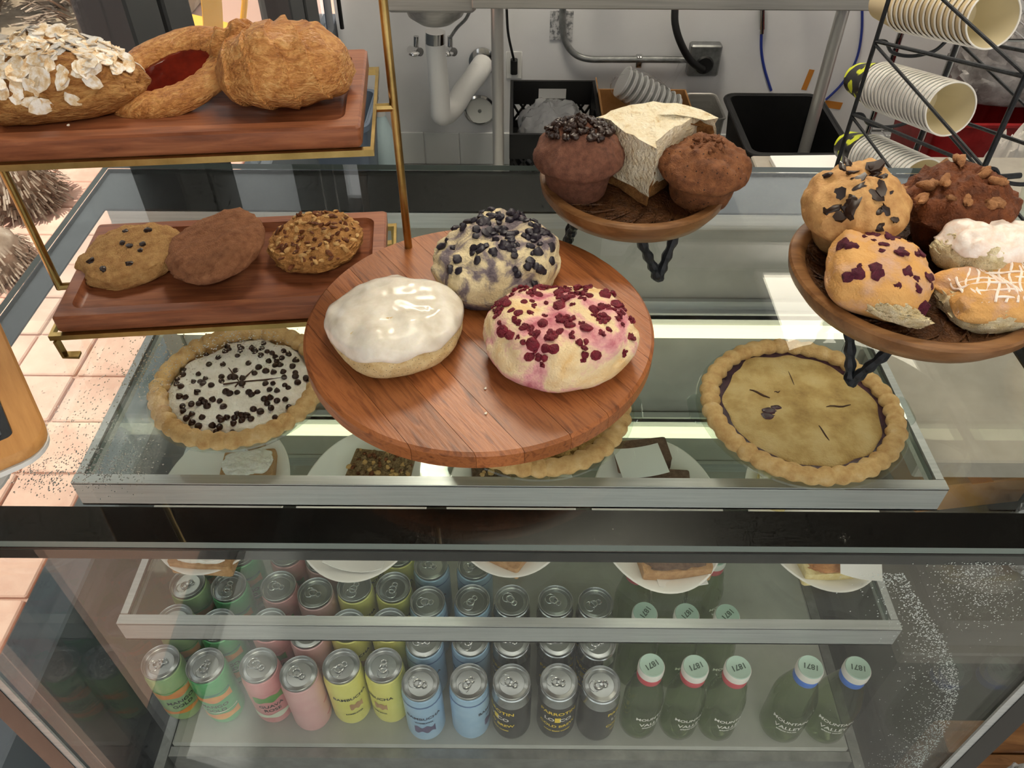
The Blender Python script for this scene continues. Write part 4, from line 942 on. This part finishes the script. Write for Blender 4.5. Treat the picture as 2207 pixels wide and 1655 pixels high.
# clear plastic cup on the wing behind the right plate
p = at(2195, 470, CZ)
t = thing('clear_cup', 'clear ribbed plastic cup on the counter behind the right plate', 'cup', (p.x+.02, p.y, CZ+.0005))
mk('ribbed_wall', lathe([(.028, 0)]+[(.030+.0012*(k % 2)+.0009*k, .006+.008*k) for k in range(13)]+[(.046, .112)], 36, cap1=False), M['dishglass'], t)
mk('rim', tube(circ(.046, .112, 36), .0018, 6, closed=True), M['dishglass'], t)

# ================================================================== back of the shop
# work table
M['legsteel'] = pm('polished_tube_steel', (206, 204, 200), .3, .6)
TY = 2.55; tz = .885
tb = thing('work_table', 'stainless steel work table along the back wall', 'table', (0, 0, 0))
mk('table_top', box(-.135, 1.14, TY, 2.90, tz+.03, tz+.045), M['steel'], tb)
mk('apron', box(-.135, 1.14, TY-.002, TY+.02, tz, tz+.0455, .004), M['steel'], tb)
for u, v, y in ((1073, 200, TY+.06), (1790, 120, TY+.06)):
    x = aty(u, v, TY+.06).x
    mk('leg', tube([(x, y, .01), (x, y, tz+.03)], .020, 16), M['legsteel'], tb)
for x in (.3, 1.0): mk('wall_bracket', box(x-.015, x+.015, 2.88, WY-.001, tz+.034, tz+.044), M['steel'], tb)
# hand sink
ps = aty(930, 25, 2.72)
sk = thing('hand_sink', 'small stainless hand sink with white insulated drain trap', 'sink', (ps.x, 2.86, .0))
zs = ps.z
mk('rim', join(box(-.145, .145, -.16, .20, zs+.0, zs+.055, .01)), M['steel'], sk)
mk('basin', lathe([(.03, zs-.085), (.06, zs-.080), (.095, zs-.055), (.108, zs-.02), (.11, zs+.002)], 40), M['steel'], sk)
def sp(u, v, y=2.9): return aty(u, v, y)-V((ps.x, 2.86, 0))
mk('drain_collar', tube([sp(938, 68), sp(938, 92)], .036, 18), M['chrome'], sk)
mk('trap_cover', tube(spline([sp(938, 92), sp(943, 150), sp(948, 210), sp(952, 246), sp(975, 235, 2.96), sp(1000, 195, 3.02), sp(1032, 155, 3.10)], 6), [.036]*7+[.037]*10+[.040]*10+[.041]*10, 18), M['whiteplastic'], sk)
mk('trap_elbow', tube([sp(1022, 168, 3.08), sp(1040, 140, WY-.02)], .043, 18), M['whiteplastic'], sk)
mk('wall_flange', xf(lathe([(.055, 0), (.055, .006), (.03, .014)], 28), Matrix.Translation(sp(1040, 132, WY-.002)) @ Matrix.Rotation(R(90), 4, 'X')), M['chrome'], sk)
for u in (897, 970):
    mk('stop_valve', join(tube([sp(u, 78, 3.1), sp(u, 112, 3.1)], .010, 10), tube([sp(u-12, 108, 3.12), sp(u+8, 112, 3.05)], .016, 12), xf(rock(.022, 3, 1, 1, .5, 12, 6, .05), Matrix.Translation(sp(u-4, 115, 3.05)))), M['chrome'], sk)
mk('supply_hose', tube(spline([sp(970, 82, 3.1), sp(985, 60, 3.0), sp(1003, 42, 2.95), sp(1012, 25, 2.9)], 6), .006, 8), M['galv'], sk)
p = aty(1034, 237, WY-.01)
o = thing('access_cover', 'round steel access cover on the wall beside the table leg', 'cover', p)
mk('disc', xf(lathe([(.066, 0), (.066, .006), (.058, .012), (.050, .010), (.0, .010)], 40), Matrix.Rotation(R(90), 4, 'X')), M['chrome'], o)
mk('screw', xf(lathe([(.008, .010), (.007, .014), (0, .014)], 12), Matrix.Rotation(R(90), 4, 'X')), M['galv'], o)
# conduit, outlet box, cable
def wp(u, v, d=.03): return aty(u, v, WY-d)
t = thing('conduit', 'grey metal conduit bending along the white wall', 'conduit', (0, 0, 0))
mk('pipe', tube(spline([wp(1213, 10), wp(1213, 60), wp(1219, 90), wp(1238, 116), wp(1268, 127), wp(1320, 128), wp(1400, 128), wp(1485, 129)], 6), .013, 12), M['galv'], t)
mk('strap', join(box(-.012, .012, -.02, .012, -.028, .018, .003)), M['chrome'], t, loc=wp(1377, 128, .02))
t = thing('conduit_tag', 'faded printed tag on the wall behind the conduit', 'tag', wp(1210, 55, .004))
mk('sheet', box(-.045, .045, -.001, .001, -.055, .055), nm('faded_tag_print', [(.45, (206, 206, 208)), (.6, (120, 122, 126))], 60, rough=.7, bump=0), t)
t = thing('outlet_box', 'square grey metal outlet box on the wall', 'outlet', wp(1517, 128, .03))
mk('box_body', box(-.062, .062, -.02, .028, -.062, .062, .006), M['galv'], t)
mk('socket', xf(lathe([(.034, 0), (.036, .006), (.030, .012), (0, .010)], 24), Matrix.Translation((0, -.02, -.012)) @ Matrix.Rotation(R(90), 4, 'X')), M['blackmatte'], t)
t = mk('power_cable', tube(spline([wp(1455, 15, .08), wp(1455, 50, .1), wp(1466, 90, .11), wp(1488, 130, .09), wp(1515, 150, .06)], 6), .014, 10), M['blackmatte']); tag(t, 'thick black power cable curving into the outlet box', 'cable')
t = thing('blue_hose', 'thin blue water hose hanging from a steel coupling', 'hose', (0, 0, 0))
mk('coupling', join(tube([wp(1643, 12, .012), wp(1643, 62, .014)], .012, 12), tube([wp(1643, 60, .014), wp(1642, 72, .014)], .009, 12)), M['chrome'], t)
mk('tubing', tube(spline([wp(1641, 70, .014), wp(1641, 110, .012), wp(1648, 150, .010), wp(1662, 195, .006)], 6), .0055, 8), pm('blue_tubing', (42, 60, 150), .4), t)
t = mk('drain_tubing', tube(spline([wp(1858, 0, .006), wp(1857, 70, .006), wp(1845, 130, .006), wp(1815, 180, .006), wp(1780, 215, .006)], 6), .005, 8), pm('navy_tubing', (46, 62, 140), .4)); tag(t, 'long blue tubing curving beside the right table leg', 'hose')
t = thing('appliance_plug', 'black plug and cord in the wall socket left of the crates', 'plug', (0, 0, 0))
mk('socket_plate', box(-.032, .032, -.004, .0, -.055, .055, .003), M['whiteplastic'], t, loc=wp(1108, 140, .002))
mk('plug', box(-.014, .014, -.03, 0, -.03, .03, .004), M['blackmatte'], t, loc=wp(1108, 140, .006))
mk('cord', tube(spline([wp(1092, 20, .05), wp(1095, 70, .05), wp(1103, 110, .05), wp(1108, 130, .035)], 5), .005, 8), M['blackmatte'], t)
# strip of orange tape pieces
M['tape'] = pm('orange_tape', (204, 132, 52), .7)
for (u, v, w_, h_, lab) in ((1741, 172, .022, .085, 'upright orange tape strip on the wall behind the tub'), (1795, 226, .075, .03, 'orange tape strip on the wall right of the tub')):
    o = mk('tape_strip', box(-w_/2, w_/2, -.001, 0, -h_/2, h_/2), M['tape'], loc=wp(u, v, .001), rot=(0, R(8), 0)); tag(o, lab, 'tape', 'orange tape on the wall')

# milk crates
def crate(x, y, z, w_, d_, h_, label):
    t = thing('milk_crate', label, 'crate', (x, y, z), 0, 'black milk crates')
    th = .012
    mk('crate_floor', box(-w_/2, w_/2, -d_/2, d_/2, 0, .012), M['blackmatte'], t)
    def panel(L, name, loc, rz):
        # wall with a hand hole and lattice holes: bars around openings
        gs = [box(-L/2, L/2, -th/2, th/2, h_-.03, h_), box(-L/2, L/2, -th/2, th/2, 0, .04)]
        hw = .055
        gs += [box(-L/2, -hw, -th/2, th/2, h_-.075, h_-.03), box(hw, L/2, -th/2, th/2, h_-.075, h_-.03), box(-L/2, L/2, -th/2, th/2, h_-.095, h_-.075)]
        for k in range(9):
            xx = -L/2+.012+(L-.024)*k/8
            for s in (-1, 1):
                gs.append(tube([(xx, 0, .04), (max(-L/2+.01, min(L/2-.01, xx+s*.05)), 0, h_-.095)], 0, sec=(.008, .010), up=(0, 1, 0)))
        mk(name, join(*gs), M['blackmatte'], t, loc=loc, rot=(0, 0, rz), smooth=0)
    panel(w_, 'wall_panel', (0, d_/2-th/2, 0), 0); panel(w_, 'wall_panel', (0, -d_/2+th/2, 0), 0)
    panel(d_-2*th, 'wall_panel', (w_/2-th/2, 0, 0), R(90)); panel(d_-2*th, 'wall_panel', (-w_/2+th/2, 0, 0), R(90))
    return t
M['bag'] = glassmat('clear_plastic_bag', (255, 255, 255), .25, f0=.03)
M['bagwhite'] = pm('cloudy_plastic_bag', (232, 234, 238), .2, trans=.55)
pl = aty(1100, 172, 3.12); pr = aty(1283, 172, 3.12); cw = pr.x-pl.x; cx_ = (pl.x+pr.x)/2; ztop = pl.z
crate(cx_, 2.89, ztop-.205, cw, .46, .205, 'upper black milk crate holding a clear plastic bag')
crate(cx_, 2.89, ztop-.412, cw, .46, .205, 'lower black milk crate under the other crate')
o = thing('plastic_bag', 'clear plastic bag stuffed in the black milk crate', 'bag', (cx_-.01, 2.90, ztop-.19))
mk('film', blob(SCONE, cw*.40, .19, .17, .12, 2.5, 7, fine=.03), M['bagwhite'], o)
# cardboard box with bagged lids
M['card'] = nm('cardboard', [(.3, (164, 118, 70)), (.7, (186, 140, 90))], 14, rough=.85, bump=.1)
b0 = aty(1287, 182, 3.12); b1 = aty(1472, 200, 3.12)
cbx = thing('cardboard_box', 'open cardboard box holding a bag of white lids', 'box', ((b0.x+b1.x)/2, 2.92, b0.z-.30))
bw = (b1.x-b0.x)/2
mk('carton', join(box(-bw, bw, -.16, .16, 0, .006), box(-bw, bw, -.16, -.154, 0, .30), box(-bw, bw, .154, .16, 0, .30), box(-bw, -bw+.006, -.16, .16, 0, .30), box(bw-.006, bw, -.16, .16, 0, .30)), M['card'], cbx, smooth=0)
mk('flap', tube([(-bw, .0, .30), (-bw-.012, 0, .35)], 0, sec=(.30, .004), up=(1, 0, .2)), M['card'], cbx, smooth=0)
lidp = aty(1395, 205, 2.95)
bagt = thing('lid_bag', 'plastic bag of stacked white lids leaning in the cardboard box', 'bag', (lidp.x, 2.95, lidp.z), (R(-10), R(28), 0))
lm = mesh('cup_lid', lathe([(.058, 0), (.060, .004), (.052, .010), (.050, .016), (0, .016)], 28), M['whiteplastic'])
for k in range(10):
    mk('cup_lid', lm, None, bagt, loc=(-.115+.025*k, 0, 0), rot=(0, R(90), 0))
mk('film', xf(blob(SCONE, .15, .072, .12, .1, 2, 11, fine=.03), Matrix.Translation((0, 0, -.06))), M['bag'], bagt)
mk('knot', tube([(.05, 0, .05), (.06, .01, .11), (.055, .0, .16)], [.02, .008, .014], 8), M['bag'], bagt)
# black tub
p0, p1 = aty(1568, 203, 2.92), aty(1757, 203, 2.92)
tub = thing('black_tub', 'deep rectangular black plastic tub below the blue hose', 'tub', ((p0.x+p1.x)/2, 2.69, p0.z-.40))
W_, D_ = p1.x-p0.x, .44
mk('tub_body', loft([rrect(W_*.8, D_*.85, .03, 0, 5), rrect(W_, D_, .035, .385, 5), rrect(W_+.02, D_+.02, .04, .385, 5), rrect(W_+.02, D_+.02, .04, .40, 5), rrect(W_-.005, D_-.005, .034, .40, 5), rrect(W_*.8-.01, D_*.85-.01, .03, .008, 5)]), M['blackmatte'], tub)
mk('rim', tube(rrect(W_+.03, D_+.03, .045, .396, 5), .007, 8, closed=True), M['blackmatte'], tub)
# grey steel bin between box and tub
p0 = aty(1520, 240, 3.0)
t = thing('steel_bin', 'dull steel bin between the cardboard box and the black tub', 'bin', (p0.x-.005, 3.0, 0))
mk('bin_wall', loft([rrect(.10, .2, .02, 0), rrect(.12, .22, .02, p0.z+.02), rrect(.11, .21, .02, p0.z+.02), rrect(.10, .2, .02, .02)]), M['steel'], t)
mk('rim', tube(rrect(.122, .222, .022, p0.z+.02), .005, 6, closed=True), M['steel'], t)
# blue-grey bin with a light blue bottle by the window
p0 = aty(700, 300, 2.75)
t = thing('recycling_bin', 'blue grey plastic bin under the window corner', 'bin', (p0.x, 2.78, 0))
bh = aty(700, 240, 2.75).z
mk('bin_body', loft([rrect(.30, .24, .03, 0, 5), rrect(.36, .30, .035, bh-.02, 5), rrect(.38, .32, .04, bh-.02, 5), rrect(.38, .32, .04, bh, 5), rrect(.345, .285, .03, bh, 5), rrect(.29, .23, .03, .02, 5)]), pm('blue_grey_plastic', (104, 118, 138), .35), t)
mk('liner_bag', tube(rrect(.372, .312, .036, bh+.002, 5), .008, 6, closed=True), M['bag'], t)
p0 = aty(826, 300, 3.05)
t = thing('spray_bottle', 'pale blue plastic bottle standing by the white wall', 'bottle', (p0.x, 3.05, 0))
zt_ = aty(818, 232, 3.05).z
mk('bottle_body', lathe([(0, 0), (.05, 0), (.055, .01), (.055, zt_-.16), (.035, zt_-.08), (.018, zt_-.03), (.018, zt_-.01)], 28), pm('pale_blue_plastic', (196, 220, 228), .35), t)
mk('nozzle', lathe([(.02, zt_-.03), (.021, zt_-.005), (.012, zt_), (0, zt_)], 20, cap0=False), M['whiteplastic'], t)
# dark plastic sheet in the corner
q = [aty(u, 10, 3.0) for u in (662, 672, 690, 700, 712)]
t = thing('plastic_curtain', 'blue grey plastic sheet hanging in the corner beside the window', 'curtain', (0, 0, 0))
mk('sheet', tube(spline([(-.700, 2.98, 1.55), (-.685, 3.03, 1.2), (-.690, 3.08, .95), (-.700, 3.10, .6)], 6), 0, sec=(.12, .004), up=(1, 0, 0)), pm('dark_blue_plastic', (84, 92, 106), .25), t)
mk('black_edge', tube(spline([(-.664, 3.06, 1.55), (-.655, 3.1, 1.2), (-.662, 3.14, .95), (-.668, 3.16, .6)], 6), .008, 8), M['blackmatte'], t)
# towel on the table edge
p0 = aty(1635, 4, TY)
t = thing('folded_towel', 'white folded towel on the edge of the work table', 'towel', (p0.x, TY+.06, tz+.0455))
mk('fold', blob(COOKIE, .17, .085, .028, .12, 2, 9, nu=48, nv=20), pm('white_cotton', (226, 222, 212), .9), t)
# red crates and wrapped goods at the right, steel shelf unit
M['redplastic'] = nm('red_plastic', [(.3, (132, 26, 30)), (.7, (164, 40, 42))], 20, rough=.4, bump=.05)
shu = thing('storage_shelf', 'steel wire storage shelf behind the cup rack', 'shelf', (1.80, 2.75, 0))
for x in (-.42, .42):
    for y in (-.2, .2):
        mk('post', tube([(x, y, 0), (x, y, 1.75)], .0125, 10), M['chrome'], shu)
for z in (.30, .80):
    mk('shelf_wire', join(*[tube([(-.42+.84*k/16, -.2, z), (-.42+.84*k/16, .2, z)], .003, 5) for k in range(17)], tube([(-.42, -.2, z), (.42, -.2, z)], .005, 6), tube([(-.42, .2, z), (.42, .2, z)], .005, 6)), M['chrome'], shu)
def red_crate(x, y, z, w_, d_, h_, label):
    t = thing('red_crate', label, 'crate', (x, y, z), 0, 'red plastic crates')
    mk('crate_body', loft([rrect(w_*.92, d_*.92, .02, 0), rrect(w_, d_, .025, h_), rrect(w_-.02, d_-.02, .02, h_), rrect(w_*.92-.02, d_*.92-.02, .02, .01)]), M['redplastic'], t)
    mk('rim', tube(rrect(w_+.01, d_+.01, .03, h_), .009, 6, closed=True), M['redplastic'], t)
red_crate(1.60, 2.72, .306, .36, .36, .22, 'red plastic crate on the lower storage shelf, nearer the window')
red_crate(2.00, 2.72, .306, .36, .36, .24, 'red plastic crate on the lower storage shelf, farther right')
t = thing('wrapped_pack', 'grey plastic wrapped pack lying on the red crates', 'package', (1.72, 2.72, .556))
mk('film', blob(COOKIE, .25, .16, .22, .10, 3, 19, fine=.05, out=sq(0)), nm('grey_wrap', [(.3, (118, 112, 112)), (.7, (168, 164, 164))], 14, rough=.25, bump=.8, bscale=14, bdist=.02), t)
t = thing('white_sack', 'white sack standing beside the red crate', 'sack', (1.60, 2.40, 0))
mk('sack_body', blob(COOKIE, .08, .07, .55, .12, 2.5, 22, out=sq(0)), pm('white_sack_cloth', (220, 216, 212), .8), t)
red_crate(1.35, 2.35, 0, .30, .30, .36, 'red plastic crate standing on the floor behind the counter')

# things low at both sides of the case
t = thing('wooden_crate', 'brown wooden crate beside the front right corner of the case', 'crate', (.83, .47, 0))
for k in range(4):
    mk('plank', box(-.12, .12, -.11+.055*k, -.058+.055*k, .42, .432, .002), M['mango'], t)
mk('crate_side', join(box(-.12, .12, -.11, -.10, 0, .42), box(-.12, .12, .10, .11, 0, .42), box(-.12, -.11, -.10, .10, 0, .42), box(.11, .12, -.10, .10, 0, .42)), M['mango'], t, smooth=0)
t = thing('cellophane_bag', 'crinkled cellophane bag on the wooden crate', 'bag', (.80, .44, .4325))
mk('film', blob(COOKIE, .06, .05, .07, .2, 4, 23, fine=.08), M['bagwhite'], t)
t = thing('low_cabinet', 'low dark cabinet against the right side of the case', 'cabinet', (0, 0, 0))
mk('cabinet_top', box(.60, 1.6, .60, 1.04, .58, .61, .003), pm('dark_laminate', (84, 80, 74), .45), t)
mk('cabinet_body', box(.62, 1.58, .62, 1.03, 0, .58), M['blackmatte'], t)
t = thing('kraft_carton', 'brown kraft carton on the low cabinet', 'carton', (.80, .95, .6105), (0, 0, R(8)))
mk('carton_body', box(-.10, .10, -.07, .07, 0, .07, .003), M['card'], t)
mk('tape', box(-.02, .02, -.0705, .0705, .0702, .0708), M['tape'], t)
t = thing('wrapper_bundle', 'bundle of clear wrappers on the low cabinet', 'wrapper', (.90, .78, .6105))
mk('film', blob(COOKIE, .09, .06, .09, .2, 4, 29, fine=.1), M['bagwhite'], t)

# ================================================================== outside
M['yellow'] = pm('yellow_enamel', (236, 178, 28), .35)
def chair(x, y, rz, label):
    t = thing('metal_chair', label, 'chair', (x, y, 0), (0, 0, R(rz)), 'yellow metal chairs outside')
    mk('seat', loft([rrect(.38, .38, .06, .44, 5), rrect(.40, .40, .07, .447, 5), rrect(.40, .40, .07, .457, 5), rrect(.36, .36, .05, .452, 5)]), M['yellow'], t)
    for sx in (-1, 1):
        for sy in (-1, 1):
            mk('leg', tube([(sx*.16, sy*.16, .445), (sx*.20, sy*.21, .0)], .013, 8), M['yellow'], t)
    mk('back_frame', tube(spline([(-.18, .17, .45), (-.20, .22, .62), (-.17, .25, .80), (0, .26, .86), (.17, .25, .80), (.20, .22, .62), (.18, .17, .45)], 6), .013, 8), M['yellow'], t)
    mk('back_slat', tube(spline([(0, .18, .45), (0, .23, .64), (0, .26, .86)], 6), 0, sec=(.11, .004), up=(0, 1, 0)), M['yellow'], t)
chair(-1.42, 3.47, -118, 'yellow metal chair outside between the window posts')
pa, pb = at(420, 255, 0), V((0, 0, CAMZ))+pixdir(160, -6)*3.1
t = thing('parasol_pole', 'yellow leaning pole outside beyond the left window pane', 'pole', (pa.x, pa.y, 0))
mk('pole', tube([(0, 0, 0), pb-V((pa.x, pa.y, 0))], .022, 12), M['yellow'], t)
mk('base', lathe([(.16, 0), (.16, .04), (.05, .06), (.04, .10)], 24), M['dframe'], t)
M['straw'] = nm('dry_leaf', [(.3, (120, 98, 80)), (.6, (168, 150, 132)), (.8, (204, 192, 178))], 20, rough=.8, bump=.2, vary=.1)
M['green'] = nm('leaf', [(.3, (54, 84, 34)), (.7, (120, 156, 70))], 12, rough=.6, bump=.1)
M['soil'] = nm('planting_soil', [(.3, (112, 96, 78)), (.7, (170, 152, 128))], 8, rough=.95, bump=.5)
def clump(name, label, x, y, r, h, n, matl, seed, core=None, cat='plant', wid=.006, up=.2):
    t = thing(name, label, cat, (x, y, 0)); g = rnd(seed)
    if core: mk('trunk', blob(SCONE, r*.82, r*.82, h*.9, .1, 2, seed), core, t)
    gs = []
    for k in range(n):
        a = g.uniform(0, 6.283); el = g.uniform(0, 1); z0 = h*el*.92; r0 = r*math.sqrt(max(.05, 1-el**2))*.8
        p0 = V((math.cos(a)*r0, math.sin(a)*r0, z0)); d = V((math.cos(a), math.sin(a), up+g.uniform(-.6, .5))).normalized(); ln = g.uniform(.04, .10)*(h/.3)
        p1 = p0+d*ln*.5+V((0, 0, .01)); p2 = p0+d*ln-V((0, 0, .02))
        gs.append(tube([p0, p1, p2], 0, sec=(wid*g.uniform(.6, 1.3), .0012), up=(0, 0, 1)))
    o = mk('foliage', join(*gs), matl, t, smooth=0); o['kind'] = 'stuff'
    return t
p0 = at(55, 440, 0); clump('shaggy_stump', 'shaggy grey palm stump outside near the case corner', p0.x, p0.y, .15, .26, 700, M['straw'], 5, M['straw'])
p0 = at(-5, 585, 0); clump('shaggy_stump', 'low shaggy palm stump outside at the left edge', p0.x, p0.y, .15, .16, 500, M['straw'], 6, M['straw'])
bed = struct('planting_bed', box(-7, -1.95, 4.3, 8, -.01, .10, .02), M['soil'])
for k, (x, y, r, h, m_) in enumerate(((-2.35, 4.72, .32, .7, "straw"), (-3.15, 4.85, .34, .8, "straw"), (-3.95, 4.7, .33, .9, "green"), (-2.45, 5.75, .42, 1.0, "green"), (-3.55, 6.0, .5, 1.1, "straw"))):
    clump('garden_shrub', ['dry straw coloured shrub nearest the window in the bed', 'second dry shrub farther left in the planting bed', 'leafy green shrub at the far left of the bed', 'larger green shrub behind the nearest dry shrub', 'tall dry shrub at the back of the planting bed'][k], x, y, r, h, 500, M[m_], 30+k, wid=.02, up=.6, cat='shrub')
